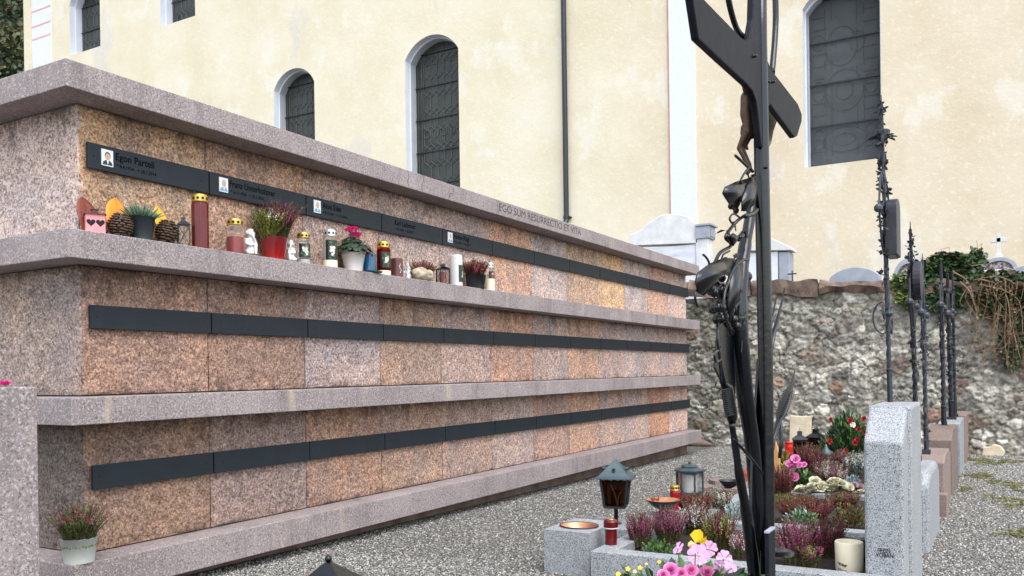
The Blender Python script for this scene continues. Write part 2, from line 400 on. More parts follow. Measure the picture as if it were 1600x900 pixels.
M['reveal']=mat('reveal_white',(212,217,226),.85,.04,3,.1,20)
M['reveal_grey']=mat('reveal_grey',(176,180,186),.85,.06,3,.1,20)  # inner jambs: shade of the deep reveal put into the colour
M['redline']=mat('red_line',(216,160,148),.9,.15,3)
M['pipe']=mat('black_pipe',(34,38,46),.45,.1,5)
def gravel_mat(name, attr):
    m,nt,b=new_mat(name); v=coords(nt)
    if attr:
        a=nt.nodes.new('ShaderNodeVertexColor'); a.layer_name='stone'
        base=mix(nt,.25,a.outputs['Color'],ramp(nt,noi(nt,v,220,3),[(.3,(.32,.32,.32,1)),(.7,(.56,.56,.55,1))]).outputs['Color'],'OVERLAY')
    else:
        k=vor(nt,v,75); s=nt.nodes.new('ShaderNodeSeparateColor'); L(nt,k.outputs['Color'],s.inputs[0])
        base=ramp(nt,s.outputs[0],[(0,lin((98,96,92))),(.35,lin((120,118,114))),(.65,lin((138,136,132))),(.88,lin((155,153,148))),(1,lin((176,174,169)))]).outputs['Color']
        base=mix(nt, ramp(nt,k.outputs['Distance'],[(.30,(0,0,0)),(.62,(1,1,1))]).outputs['Color'], base, lin((58,54,48)))
        n=noi(nt,v,1.3,5,.6); base=mix(nt, ramp(nt,n,[(.54,(0,0,0)),(.72,(.4,.4,.4))]).outputs['Color'], base, lin((104,98,86)))
        iv=nt.nodes.new('ShaderNodeMath'); iv.operation='SUBTRACT'; iv.inputs[0].default_value=1; L(nt,k.outputs['Distance'],iv.inputs[1])
        bump(nt, iv.outputs[0], 1.0, .012, b)
    L(nt,base,b.inputs['Base Color']); b.inputs['Roughness'].default_value=.85; return m
M['ground']=gravel_mat('gravel_ground',False); M['pebble']=gravel_mat('gravel_stone',True)
def rubble_mat():
    m,nt,b=new_mat('rubble_masonry'); v=coords(nt)
    a=nt.nodes.new('ShaderNodeVertexColor'); a.layer_name='stone'
    n=noi(nt,v,14,6,.7); base=mix(nt,.75,a.outputs['Color'],ramp(nt,n,[(.28,(.24,.23,.22,1)),(.5,(.54,.54,.54,1)),(.74,(.84,.84,.82,1))]).outputs['Color'],'OVERLAY')
    n2=noi(nt,v,60,4,.7); base=mix(nt,.5,base,ramp(nt,n2,[(.3,(.28,.28,.28,1)),(.7,(.74,.74,.74,1))]).outputs['Color'],'OVERLAY')
    L(nt,base,b.inputs['Base Color']); b.inputs['Roughness'].default_value=.92; b.inputs['Specular IOR Level'].default_value=.25
    nb=bump(nt,noi(nt,v,26,5,.7),.7,.015,None); bump(nt,noi(nt,v,90,3),.5,.005,b,nb); return m
M['rubble']=rubble_mat()
M['grass']=mat('moss_blade',(112,114,64),.85,.3,8,hue=(140,136,88))
M['ivy']=mat('ivy_leaf',(40,62,34),.4,.4,20,hue=(66,92,48))
M['ivy_light']=mat('ivy_light_leaf',(104,120,52),.5,.3,20)
M['ivy_dry']=mat('dry_ivy_leaf',(92,66,44),.7,.3,20)
M['tree_a']=mat('tree_leaf',(44,60,36),.6,.3,2); M['tree_b']=mat('autumn_leaf',(74,78,42),.6,.3,2); M['tree_c']=mat('brown_leaf',(96,80,52),.6,.3,2)
M['bark']=mat('tree_bark',(70,58,46),.9,.3,6)
M['roof']=mat('roof_tile',(120,74,58),.85,.25,8,.5,14)
# ================================================================== SETTING
me=MB()
me.add([(-260,-60,gz(-60)),(260,-60,gz(-60)),(260,12.6,gz(12.6)),(-260,12.6,gz(12.6)),(260,300,gz(12.6)-.4),(-260,300,gz(12.6)-.4)],[(0,1,2,3),(3,2,4,5)])
tag(me.build('ground',M['ground']),kind='structure')

def gravel():
    rs=np.random.RandomState(3); parts=[]
    def region(n, x0,x1,y0,y1, pw):
        y=y0+(y1-y0)*rs.rand(n)**pw; x=x0+(x1-x0)*rs.rand(n); return np.stack([x,y],1)
    P=np.concatenate([region(62000,-3.5,-1.2,2.4,12.0,1.6), region(42000,-.42,1.0,3.6,12.0,1.6), region(9000,-3.4,-.4,2.5,3.72,1)])
    n=len(P); s=(.0028+.0050*rs.rand(n)**2)*(1+.45*(P[:,1]-3)/9)
    base=np.array([[1,0,0],[-1,0,0],[0,1,0],[0,-1,0],[0,0,1],[0,0,-1]],float)
    V=base[None]*s[:,None,None]*(.6+.8*rs.rand(n,6,1)); V[:,:,2]*=.62
    a=rs.rand(n)*6.28; t=rs.rand(n)*.9-.45
    ca,sa,ct,st=np.cos(a),np.sin(a),np.cos(t),np.sin(t)
    x,y,z=V[:,:,0].copy(),V[:,:,1].copy(),V[:,:,2].copy()
    y,z=y*ct[:,None]-z*st[:,None],y*st[:,None]+z*ct[:,None]
    x,y=x*ca[:,None]-y*sa[:,None],x*sa[:,None]+y*ca[:,None]
    V=np.stack([x+P[:,0,None],y+P[:,1,None],z+(GC+GM*P[:,1]+s*.35)[:,None]],2).reshape(-1,3)
    f=np.array([[0,2,4],[2,1,4],[1,3,4],[3,0,4],[2,0,5],[1,2,5],[3,1,5],[0,3,5]])
    Fc=(f[None]+6*np.arange(n)[:,None,None]).reshape(-1,3)
    pal=np.array([lin(c)[:3] for c in [(206,204,198),(172,170,164),(148,146,140),(128,126,122),(104,102,98),(84,82,80),(170,164,154),(146,138,128),(222,220,214),(118,116,112)]])
    c=(.5*pal[rs.randint(0,len(pal),n)]+.5*pal.mean(0))*1.04*(.85+.3*rs.rand(n,1)); C=np.ones((n,6,4)); C[:,:,:3]=c[:,None]
    tag(big_mesh('gravel',V,Fc,3,[M['pebble']],C.reshape(-1,4)),kind='stuff')
gravel()
def moss():
    rs=random.Random(5); b=MB()
    spots=[(at_g(1590,785),.30,.42),(at_g(1595,838),.16,.25),(at_g(1550,722),.34,.5),(at_g(1530,745),.2,.35),(at_g(1600,760),.3,.5),(at_g(1512,765),.08,.2)]
    for c,rx,ry in spots:
        for _ in range(int(3000*rx*ry/.1)):
            a=rs.random()*6.28; q=math.sqrt(rs.random())*(.75+.35*math.sin(a*3+rx*20)); x=c.x+rx*q*math.cos(a); y=c.y+ry*q*math.sin(a)
            if noise.noise(Vector((x*9,y*9,2)))<.02: continue
            h=.004+.007*rs.random(); w=.006+.008*rs.random(); t=rs.random()*6.28
            d=Vector((math.cos(t),math.sin(t),0)); z=gz(y)+.008
            b.add([Vector((x,y,z))-d*w, Vector((x,y,z))+d*w, Vector((x,y,z))+Vector((rs.uniform(-.012,.012),rs.uniform(-.012,.012),h))],[(0,1,2)])
    tag(b.build('moss',M['grass']),kind='stuff')
moss()

# ------------------------------------------------------------------ far hill and its wood
def hill_z(x,y): 
    t=max(0,min(1,((-x-40)+(y-20)*.5)/110)); return gz(12)-.5+70*t*t*(3-2*t)+3*noise.noise(Vector((x*.03,y*.03,0)))
b=MB(); nx,ny=30,26
vs=[(x,y,hill_z(x,y)) for j in range(ny) for i in range(nx) for x,y in [(-200+i*150/(nx-1), 8+j*180/(ny-1))]]
b.add(vs,[(j*nx+i,j*nx+i+1,(j+1)*nx+i+1,(j+1)*nx+i) for j in range(ny-1) for i in range(nx-1)])
tag(b.build('hill',M['tree_a'],smooth=True),kind='structure')
def wood_mass():
    rs=random.Random(11); b=MB()
    for k in range(150):
        y=rs.uniform(26,75); x=-y*rs.uniform(1.55,2.05)-8; z=hill_z(x,y); h=rs.uniform(7,12); w=h*.36
        mi=rs.choice([0,0,0,1,1,2]); c0=Vector((x,y,z+h*.55))
        b.tube([(x,y,z-.5),(x,y,z+h*.6)],[.12,.04],5,3)
        for q in range(26):
            u=Vector((rs.gauss(0,1),rs.gauss(0,1),rs.gauss(0,1))).normalized(); rr=rs.random()**.4
            cc=c0+Vector((u.x*w*rr,u.y*w*rr,u.z*h*.45*rr)); cr=rs.uniform(.5,1.1)
            for l in range(30):
                e=Vector((rs.gauss(0,1),rs.gauss(0,1),rs.gauss(0,1)))*cr*.55; s=rs.uniform(.2,.4)
                d=Vector((rs.gauss(0,1),rs.gauss(0,1),rs.gauss(0,1))).normalized(); o=d.orthogonal().normalized()
                b.quad(cc+e,d*s*1.5,o*s,mi)
    tag(b.build('forest',[M['tree_a'],M['tree_b'],M['tree_c'],M['bark']]),kind='stuff')
wood_mass()

# ================================================================== CHURCH
YC=18.0
def outline(x0,x1,z0,zs,rise,n=14):
    """closed polygon: sill to springing, then a segmental / round arch"""
    cx=(x0+x1)/2; hw=(x1-x0)/2; rad=(hw*hw+rise*rise)/(2*rise); a0=math.asin(min(1,hw/rad)); zc=zs+rise-rad
    if rise>hw: a0=PI-a0
    pts=[(x0,z0),(x1,z0)]
    for i in range(n+1):
        a=a0-2*a0*i/n; pts.append((cx+rad*math.sin(a), zc+rad*math.cos(a)))
    return pts
def wx(px,py): p=at_y(px,py,YC); return p.x,p.z
xl=wx(45,60)[0]; CH_R=7.5; Z_TOP=16.2
W=[ # x0,x1,z0,zspring,rise, style
 dict(x0=wx(110,86)[0],x1=wx(157,72)[0],z0=wx(110,87)[1],zs=wx(111,8)[1],rise=.62,style='plain'),
 dict(x0=wx(251,41)[0],x1=wx(305,22)[0],z0=wx(251,42)[1],zs=wx(251,42)[1]+1.9,rise=.55,style='plain'),
 dict(x0=wx(428,150)[0],x1=wx(491,130)[0],z0=wx(1262,262)[1]+.02,zs=wx(428,142)[1],rise=.50,style='hex'),
 dict(x0=wx(633,110)[0],x1=wx(716,80)[0],z0=wx(1262,262)[1]+.02,zs=wx(633,95)[1],rise=.50,style='hex'),
 dict(x0=wx(1257,260)[0],x1=wx(1378,246)[0],z0=wx(1257,262)[1],zs=wx(1257,14)[1],rise=.40,style='mesh'),
]
church=thing('church','cream plastered church with arched leaded windows behind the cemetery wall','church',(-12,YC,gz(12)-.4))
CO=church.location
def loc_to(o): o.location=-CO; return o
# front wall as a filled sheet with the window openings cut out
cu=bpy.data.curves.new('wall','CURVE'); cu.dimensions='2D'; cu.fill_mode='BOTH'
def spline(pts):
    s=cu.splines.new('POLY'); s.points.add(len(pts)-1); s.use_cyclic_u=True
    for p,(x,z) in zip(s.points,pts): p.co=(x,z,0,1)
spline([(xl,CO.z-.3),(CH_R,CO.z-.3),(CH_R,Z_TOP),(xl,Z_TOP)])
for w in W: spline(outline(w['x0'],w['x1'],w['z0'],w['zs'],w['rise']))
to=bpy.data.objects.new('t',cu); col.objects.link(to); dg=bpy.context.evaluated_depsgraph_get(); dg.update()
wm=bpy.data.meshes.new_from_object(to.evaluated_get(dg)); bpy.data.objects.remove(to)
wm.transform(Matrix(((1,0,0,0),(0,0,-1,YC),(0,1,0,0),(0,0,0,1)))); wm.materials.clear(); wm.materials.append(M['stucco'])
wo=bpy.data.objects.new('front_wall',wm); col.objects.link(wo); wo.parent=church; loc_to(wo)
b=MB(); b.box(xl,xl+.5,YC+.5,YC+12,CO.z-.3,Z_TOP); b.box(CH_R-.5,CH_R,YC+.5,YC+12,CO.z-.3,Z_TOP); b.box(xl+.5,CH_R-.5,YC+11.5,YC+12,CO.z-.3,Z_TOP)
b.box(xl,CH_R,YC+.46,YC+.5,CO.z-.3,Z_TOP)
loc_to(b.build('rear_wall',M['stucco'],church))
b=MB(); b.prism([(xl-.5,YC-.7,Z_TOP),(xl-.5,YC+12.7,Z_TOP),(xl-.5,YC+6,Z_TOP+6.5)],(CH_R-xl+1,0,0)); loc_to(b.build('roof',M['roof'],church))
DEP=.44
for w in W:
    ol=outline(w['x0'],w['x1'],w['z0'],w['zs'],w['rise'],18); n=len(ol); d1=.20
    rv=MB(); rv.add([(x,YC-.001,z) for x,z in ol]+[(x,YC+d1,z) for x,z in ol],[(i,(i+1)%n,n+(i+1)%n,n+i) for i in range(n)],0)
    ins=.03; cx=(w['x0']+w['x1'])/2; mz=(w['z0']+w['zs'])/2
    il=[(x+(ins if x<cx else -ins), z+(ins if z<mz else -ins)) for x,z in ol]
    rv.add([(x,YC+d1,z) for x,z in ol]+[(x,YC+d1,z) for x,z in il],[(i,(i+1)%n,n+(i+1)%n,n+i) for i in range(n)],0)
    rv.add([(x,YC+d1,z) for x,z in il]+[(x,YC+DEP,z) for x,z in il],[(i,(i+1)%n,n+(i+1)%n,n+i) for i in range(n)],1)
    win=loc_to(rv.build('window',[M['reveal'],M['reveal_grey'] if w['style']!='plain' else M['reveal']],church))
    gm=MB(); gm.add([(x,YC+DEP-.005,z) for x,z in il],[tuple(range(n))])
    gl=gm.build('pane',M['cmesh'] if w['style']=='mesh' else M['cglass'],win)
    # lead cames
    cm=MB(); yy=YC+DEP-.02
    x0,x1,z0=w['x0']+ins,w['x1']-ins,w['z0']+ins; hw=(x1-x0)/2; zs,rise=w['zs'],w['rise']; rad=(hw*hw+rise*rise)/(2*rise); zc=zs+rise-rad
    def inside(x,z): return x0+.02<x<x1-.02 and z>z0+.02 and (z<zs or (x-cx)**2+(z-zc)**2<(rad-.03)**2)
    def seg(p,q,t=.008):
        if inside(*p) and inside(*q): cm.tube([(p[0],yy,p[1]),(q[0],yy,q[1])],t,4)
    ww=x1-x0; ztop=zs+rise
    if w['style']!='mesh':
        nc=6; cw=ww*.8/nc; xs0=x0+ww*.16; rh=.46
        z=z0
        while z<ztop+.3:
            for k in range(nc+1):
                xx=xs0+k*cw
                seg((xx,z+.08),(xx,z+rh-.08))
                for (ax,az,bx,bz) in ((xx,z+rh-.08,xx+cw/2,z+rh),(xx+cw/2,z+rh,xx+cw,z+rh-.08),(xx,z+.08+rh,xx+cw/2,z+rh),(xx+cw/2,z+rh,xx+cw,z+rh+.08)): seg((ax,az),(bx,bz))
            z+=rh
        for xx in (x0+ww*.05,x0+ww*.12):
            for k in range(30): seg((xx,z0+k*.2),(xx,z0+k*.2+.2))
        for k in range(16): seg((x0+.02,z0+k*.38),(x0+ww*.12,z0+k*.38))
        for q in range(3):
            for k in range(5):
                c=(xs0+k*cw*1.2+.1,z0+.3+q*1.9); 
                for a in range(10): seg((c[0]+.11*math.cos(a*.628),c[1]+.11*math.sin(a*.628)),(c[0]+.11*math.cos(a*.628+.628),c[1]+.11*math.sin(a*.628+.628)))
        lead=cm.build('lead_came',M['lead'],win)
    else:
        rs=random.Random(2)
        for (c0x,c0z,rr,ry) in [(cx,z0+.55,.42,.25),(cx,z0+1.55,.36,.42),(cx-.05,z0+2.45,.3,.4),(x0+.2,z0+.6,.12,.2),(x1-.2,z0+.6,.12,.2),(x0+.2,z0+1.6,.12,.2),(x1-.2,z0+1.6,.12,.2),(x0+.2,z0+2.6,.12,.16),(cx+.25,z0+2.5,.14,.2),(cx,z0+.55,.2,.12),(cx,z0+1.55,.16,.2)]:
            for a in range(20): seg((c0x+rr*math.cos(a*.314),c0z+ry*math.sin(a*.314)),(c0x+rr*math.cos(a*.314+.314),c0z+ry*math.sin(a*.314+.314)),.004)
        for k in range(14):
            for xx in (x0+.07,x0+.33,cx-.24,cx+.24,x1-.33,x1-.07): 
                if rs.random()<.75: seg((xx,z0+k*.25),(xx,z0+k*.25+.25),.004)
            seg((x0+.07,z0+k*.25+.1),(x0+.33,z0+k*.25+.1),.004); seg((x1-.33,z0+k*.25+.1),(x1-.07,z0+k*.25+.1),.004)
        lead=cm.build('lead_came',M['lead_dim'],win)
    bars=MB(); k=1
    while z0+k*.86<ztop-.1: bars=MB(); bars.box(x0+.005,x1-.005,yy-.03,yy-.012,z0+k*.86-.014,z0+k*.86+.014); k+=1; bars.build('window_bar',M['darkmetal'],win)
    if w['style']=='mesh':
        fr=MB(); fr.box(x0,x0+.02,yy-.05,yy-.012,z0,zs); fr.box(x1-.02,x1,yy-.05,yy-.012,z0,zs); fr.box(x0,x1,yy-.05,yy-.012,z0-.0,z0+.02); fr.build('frame',M['reveal_grey'],win)
# pilasters, painted lines, corner
pl=wx(1050,330)[0]; pr=wx(1090,330)[0]
b=MB(); b.box(pl,pr,YC-.07,YC-.002,CO.z-.3,Z_TOP); loc_to(b.build('pilaster',M['plaster_white'],church))
b=MB(); b.box(pl-.055,pl-.003,YC-.012,YC-.002,CO.z-.3,Z_TOP); loc_to(b.build('painted_line',M['redline'],church))
c0=xl; c1=wx(82,60)[0]; cm_=wx(52,60)[0]
b=MB(); b.box(cm_,c1,YC-.05,YC-.002,CO.z-.3,Z_TOP); loc_to(b.build('pilaster',M['plaster_white'],church))
b=MB(); b.box(c0-.1,cm_-.01,YC-.12,YC-.003,CO.z-.3,Z_TOP); loc_to(b.build('corner_band',M['stucco'],church))
b=MB()
for py in (15,39,59): z=wx(66,py)[1]; b.box(cm_+.02,c1-.01,YC-.056,YC-.0495,z-.025,z+.025)
loc_to(b.build('painted_line',M['redline'],church))
xp,zp=wx(888,347); b=MB(); b.tube([(xp,YC-.1,Z_TOP-.1),(xp,YC-.1,zp+.05),(xp-.01,YC-.16,zp-.05),(xp,YC-.1,CO.z)],.062,10)
for z in (zp+.1,): b.lathe([(.075,-.03),(.075,.03)],10,(xp,YC-.1,z)); b.box(xp-.01,xp+.1,YC-.11,YC-.003,z-.015,z+.015)
loc_to(b.build('downpipe',M['pipe'],church,smooth=False))

# ================================================================== RUBBLE WALL
YW=12.0
def rubble():
    rs=np.random.RandomState(8); x0,x1,z0,z1=-5.4,2.6,-1.35,1.02; r=.0125
    nx=int((x1-x0)/r)+1; nz=int((z1-z0)/r)+1
    gx,gz_=np.meshgrid(np.linspace(x0,x1,nx),np.linspace(z0,z1,nz)); 
    # warp, so that stones are not straight sided
    def vn(x,z,s,seed):
        q=np.random.RandomState(seed).rand(64,64); a=(x*s)%64; c=(z*s)%64; i=a.astype(int); j=c.astype(int); fa=a-i; fc=c-j
        fa=fa*fa*(3-2*fa); fc=fc*fc*(3-2*fc); i2=(i+1)%64; j2=(j+1)%64; i%=64; j%=64
        return (q[j,i]*(1-fa)+q[j,i2]*fa)*(1-fc)+(q[j2,i]*(1-fa)+q[j2,i2]*fa)*fc-.5
    wx_=gx+.07*vn(gx,gz_,8,1)+.05*vn(gx,gz_,19,2)+.02*vn(gx,gz_,45,51); wz=gz_+.06*vn(gx,gz_,9,3)+.045*vn(gx,gz_,21,4)+.02*vn(gx,gz_,48,52)
    pts=[]; pw=[]
    tries=0
    while tries<9000:
        tries+=1; p=np.array([rs.uniform(x0-.1,x1+.1),rs.uniform(z0-.1,z1+.1)]); sz=.055+.115*rs.rand()**2.2+.035*(rs.rand()<.12)
        if all(((p[0]-q[0])/1.35)**2+(p[1]-q[1])**2>((sz+s)*.62)**2 for q,s in zip(pts,pw)): pts.append(p); pw.append(sz)
    pts=np.array(pts); pw=np.array(pw); n=len(pts); asp=1.1+.7*rs.rand(n); th=(rs.rand(n)-.5)*.7
    d1=np.full(gx.shape,9.); d2=np.full(gx.shape,9.); idx=np.zeros(gx.shape,int)
    for k in range(n):
        R_=pw[k]*4.0
        ix0=max(0,int((pts[k,0]-R_-x0)/r)); ix1=min(nx,int((pts[k,0]+R_-x0)/r)+2); iz0=max(0,int((pts[k,1]-R_-z0)/r)); iz1=min(nz,int((pts[k,1]+R_-z0)/r)+2)
        if ix0>=ix1 or iz0>=iz1: continue
        sl=(slice(iz0,iz1),slice(ix0,ix1)); dx=wx_[sl]-pts[k,0]; dz=wz[sl]-pts[k,1]; c,s=math.cos(th[k]),math.sin(th[k])
        u=(dx*c+dz*s)/asp[k]; v=-dx*s+dz*c; d=(np.abs(u)**2.5+np.abs(v)**2.5)**(1/2.5)/pw[k]
        a,bb=d1[sl],d2[sl]; nb=np.where(d<a,a,np.minimum(bb,d)); idx[sl]=np.where(d<a,k,idx[sl]); d1[sl]=np.minimum(a,d); d2[sl]=nb
    edge=(d2-d1)
    lim=.74+.8*vn(gx,gz_,2.5,7)+.5*vn(gx,gz_,10,8)                       # stones sink in mortar where the joints are full
    m=np.clip(edge*2.6+.9*vn(gx,gz_,28,41),0,1)*np.clip((lim-d1)*5.5,0,1); m=m*m*(3-2*m)
    dome=np.sqrt(np.clip(1-(d1/1.15)**2,0,1))
    stk=rs.rand(n)
    h=m*(.010+.017*dome*(.2+.8*stk[idx]))+.030*vn(gx,gz_,24,5)+.020*vn(gx,gz_,60,6)+.03*vn(gx,gz_,5,9)
    pal=np.array([lin(c)[:3] for c in [(176,172,162),(206,200,188),(160,156,148),(140,134,126),(190,182,168),(124,118,110),(150,128,110),(128,102,90),(164,134,108),(116,98,88),(196,188,168),(108,102,96),(214,208,190),(146,112,92)]])
    w=np.array([3,3.2,3,2.2,2.4,1.6,1.0,1.1,.6,.9,1.2,1,1.2,.3]); ci=rs.choice(len(pal),n,p=w/w.sum()); sc=pal[ci]*(.8+.4*rs.rand(n,1))
    mort=np.array(lin((150,144,134))[:3])*(1+.7*vn(gx,gz_,14,12)+.7*vn(gx,gz_,45,13))[...,None]
    cr=np.clip((.10-edge)*9,0,1)*np.clip(vn(gx,gz_,4,31)*3+.35,0,1)      # open, raked joints are dark
    C=np.ones(gx.shape+(4,)); st=sc[idx]*(1+.5*vn(gx,gz_,20,15)+.5*vn(gx,gz_,60,16))[...,None]
    mc=m*(.45+.5*(stk[idx]>.45)); C[...,:3]=np.clip(mort*(1-mc[...,None])+st*mc[...,None],.01,1); C[...,:3]*=.95*(1-.55*cr)[...,None]; gm=C[...,:3].mean(2,keepdims=True); C[...,:3]=.72*C[...,:3]+.28*gm; C[...,2]*=.96
    h=h-.03*cr
    # dark olive tone towards the left end, under the coping and upper right
    g=np.clip(1.1*np.clip((-3.0-gx)/1.3,0,1)*(.5+vn(gx,gz_,6,21)*1.3)+np.clip((gz_-.62)*3,0,1)*(.3+vn(gx,gz_,8,22))+np.clip((gx+.35)*2.2,0,1)*np.clip((gz_+.15)*1.6,0,1)*(.5+vn(gx,gz_,7,23)),0,.85)
    dk=np.array(lin((66,64,48))[:3]); C[...,:3]=C[...,:3]*(1-g[...,None])+dk*g[...,None]
    V=np.stack([gx,YW-h,gz_],2).reshape(-1,3)
    ii=np.arange(nx*nz).reshape(nz,nx); Fc=np.stack([ii[:-1,:-1],ii[:-1,1:],ii[1:,1:],ii[1:,:-1]],2).reshape(-1,4)
    o=big_mesh('masonry_face',V,Fc,4,[M['rubble']],C.reshape(-1,4),smooth=True); return o
wall=thing('stone_wall','old rubble stone wall with reddish sandstone coping at the end of the gravel','wall',(-1.4,YW,gz(YW)))
o=rubble(); o.parent=wall; o.location=-wall.location
b=MB(); b.box(-5.4,2.6,YW+.03,YW+.5,-1.35,.9); o=b.build('wall_core',M['rock_red'],wall); o.location=-wall.location
rs=random.Random(21); x=-5.4
while x<2.6:
    wdt=rs.choice([.45,.6,.75,.9,1.05]); x1=min(2.6,x+wdt); zt=1.03-.058*((x+x1)/2-.26); zb=zt-rs.uniform(.15,.22); b=MB(); k=max(3,int((x1-x)/.05)); 
    rows=[]
    prof=[(YW+.5,zt-.03),(YW-.02,zt),(YW-.075,zt-.015),(YW-.085,(zt+zb)/2),(YW-.06,zb),(YW+.02,zb+.01)]
    for i in range(k+1):
        xx=x+.008+(x1-x-.016)*i/k; zo=.0
        for j,(yy,zz) in enumerate(prof):
            e=.055 if 0<j<5 else 0
            rows.append((xx, yy+e*noise.noise(Vector((xx*5,j*.9,x))), zz-.058*(xx-(x+x1)/2)+e*1.1*noise.noise(Vector((xx*4,j*1.7+5,x)))))
    np_=len(prof); fs=[(i*np_+j,i*np_+j+1,(i+1)*np_+j+1,(i+1)*np_+j) for i in range(k) for j in range(np_-1)]
    fs+=[tuple(range(np_)),tuple(reversed(range(k*np_,(k+1)*np_)))]
    b.add(rows,fs); o=b.build('coping_stone',M['rock_red'],wall); o.location=-wall.location
    x=x1
# two loose-looking big blocks in the foot of the wall are part of it
def boulder(px,py,wpx,hpx,m,seed):
    c=at_y(px,py,YW-.06); s=pxm(c); b=MB(); b.ball((0,0,0),1,(wpx*s/2,.07,hpx*s/2),16)
    b.v=[tuple(Vector(v)*(1+.5*noise.noise(Vector(v)*16+Vector((seed,0,0))))) for v in b.v]
    o=b.build('foot_stone',m,wall,smooth=True,sub=1); o.location=c-wall.location

c=at_y(1552,703,YW-.05); s=pxm(c); b=MB(); b.prism([(-16*s,0,-10*s),(13*s,0,-11*s),(16*s,0,-2*s),(10*s,0,7*s),(1*s,0,9*s),(-4*s,0,5*s),(-14*s,0,4*s)],(0,.1,0)); o=b.build('foot_stone',M['stone_cream'],wall,bevel=.014); o.location=c-wall.location
boulder(1092,692,44,12,M['rock_red'],5)
# ================================================================== COLUMBARIUM
A=3.5273; Y0=2.3138; P=.70; XF=-A; XS=-A+.17; YE=Y0-.16; YEND=10.72; XB=-A-1.05
Zl=dict(p1t=1.0497,p1b=.9347,p2t=.325,p2b=.2194,p3t=-.3913,p3b=-.4997,ct=1.333,cb=1.2164,s2t=.6261,s2b=.5037,s3t=-.0827,s3b=-.1996,s4t=-.7846,s4b=-.9314)
colu=thing('columbarium','long reddish porphyry urn wall with three rows of niches and dark nameplates','urn wall',(XF,Y0,gz(Y0)))
CL=colu.location
def cl(o): o.location=-CL; return o
b=MB(); b.box(XB,XF-.02,Y0+.01,YEND-.01,gz(Y0)-.2,Zl['cb']-.002); cl(b.build('core',M['mortar'],colu))
b=MB(); b.box(XB+.05,XF-.018,Y0-.05,YEND-.03,gz(Y0)-.3,Zl['s4b']-.001); cl(b.build('plinth',M['concrete'],colu))
def slab(z0,z1,joints,name):
    ys=[YE]+[at_x(px,py,XS).y for px,py in joints]+[YEND+.02]
    for a,c in zip(ys[:-1],ys[1:]):
        b=MB(); b.box(XB-.1 if a==YE else XB,XS,a+(.0015 if a!=YE else 0),c-.0015,z0,z1); cl(b.build(name,M['slab'],colu,bevel=.004))
slab(Zl['cb'],Zl['ct'],[(703,290),(950,385)],'cap_stone')
slab(Zl['s2b'],Zl['s2t'],[(711,455),(952,490)],'shelf_slab')
slab(Zl['s3b'],Zl['s3t'],[(560,620),(905,600)],'shelf_slab')
slab(Zl['s4b'],Zl['s4t'],[(510,820),(842,750)],'shelf_slab')
# cracks in the cap
def crack(pts):
    b=MB(); q=[at_x(px,py,XS+.0004) for px,py in pts]; b.tube(q,[.0012]+[.0022]*(len(q)-2)+[.001],4,ref=(1,0,0)); cl(b.build('crack',M['carved'],colu))
crack([(637,267),(639,276),(637,284),(639,292)]); crack([(662,275),(662,283),(659,290),(660,298),(657,303)]); crack([(708,291),(708,302),(703,303),(701,314)]); crack([(946,378),(946,388)])
rows=[('s2t','cb','p1t','p1b'),('s3t','s2b','p2t','p2b'),('s4t','s3b','p3t','p3b')]
PC=[[(196,158,116),(178,142,114),(176,150,134),(180,156,142),(172,152,144),(196,150,120),(174,162,158),(178,148,120),(206,166,112),(172,160,156),(188,148,124),(186,160,146)],  # one tone per niche; lower rows have their dimmer light in the colour
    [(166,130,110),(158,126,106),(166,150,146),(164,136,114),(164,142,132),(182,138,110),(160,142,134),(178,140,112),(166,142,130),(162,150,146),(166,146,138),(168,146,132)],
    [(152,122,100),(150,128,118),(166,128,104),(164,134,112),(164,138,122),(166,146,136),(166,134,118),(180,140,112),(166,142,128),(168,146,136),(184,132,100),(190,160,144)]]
def rough_panel(y0,y1,z0,z1,xf,nu,nv,seed,normal='x'):
    b=MB(); vs=[]
    for j in range(nv+1):
        for i in range(nu+1):
            y=y0+(y1-y0)*i/nu; z=z0+(z1-z0)*j/nv
            q=Vector((y*13,z*17,seed)); h=1.3*noise.noise(q*.33)+.6*noise.noise(q)+.5*noise.noise(q*2.4)+.4*noise.noise(q*5)
            e=min(i,nu-i,j,nv-j); k=0 if e==0 else 1
            vs.append((xf+(.008*h-.002 if k else -.006), y, z))
    fs=[(j*(nu+1)+i,j*(nu+1)+i+1,(j+1)*(nu+1)+i+1,(j+1)*(nu+1)+i) for j in range(nv) for i in range(nu)]
    b.add(vs,fs)
    o=len(b.v); ring=[(y0,z0),(y1,z0),(y1,z1),(y0,z1)]
    b.add([(xf-.006,y,z) for y,z in ring]+[(xf-.03,y,z) for y,z in ring],[(0,1,5,4),(1,2,6,5),(2,3,7,6),(3,0,4,7)])
    return b
def finish_panel(b,name,c):
    g=.3*c[0]+.55*c[1]+.15*c[2]; c=tuple((x*.62+g*.38)*w for x,w in zip(c,(1.285,1.25,1.25)))
    return cl(b.build(name,M['panel'],colu,smooth=True,color=lin(c)))
PEOPLE=[('Egon Parteli','* 8.4.1934   + 28.1.2014',(181,241,243),(158,176,234,262),0),('Franz Unterholzner','* 14.11.1936   + 23.1.2016',(359,430,411),(342,355.5,277,301),1),
        ('Alois Eder','* 8.12.1941   + 17.4.2016',(504,534,542),(490,500.5,313.5,334),1),('Karl Ladurner','* 16.2.1928   + 12.3.2017',(617,649,645),None,0),('Anton Rögl','* 22.2.1931   + 19.6.2017',(709,733,735),(699.5,706.5,364.5,382),1)]
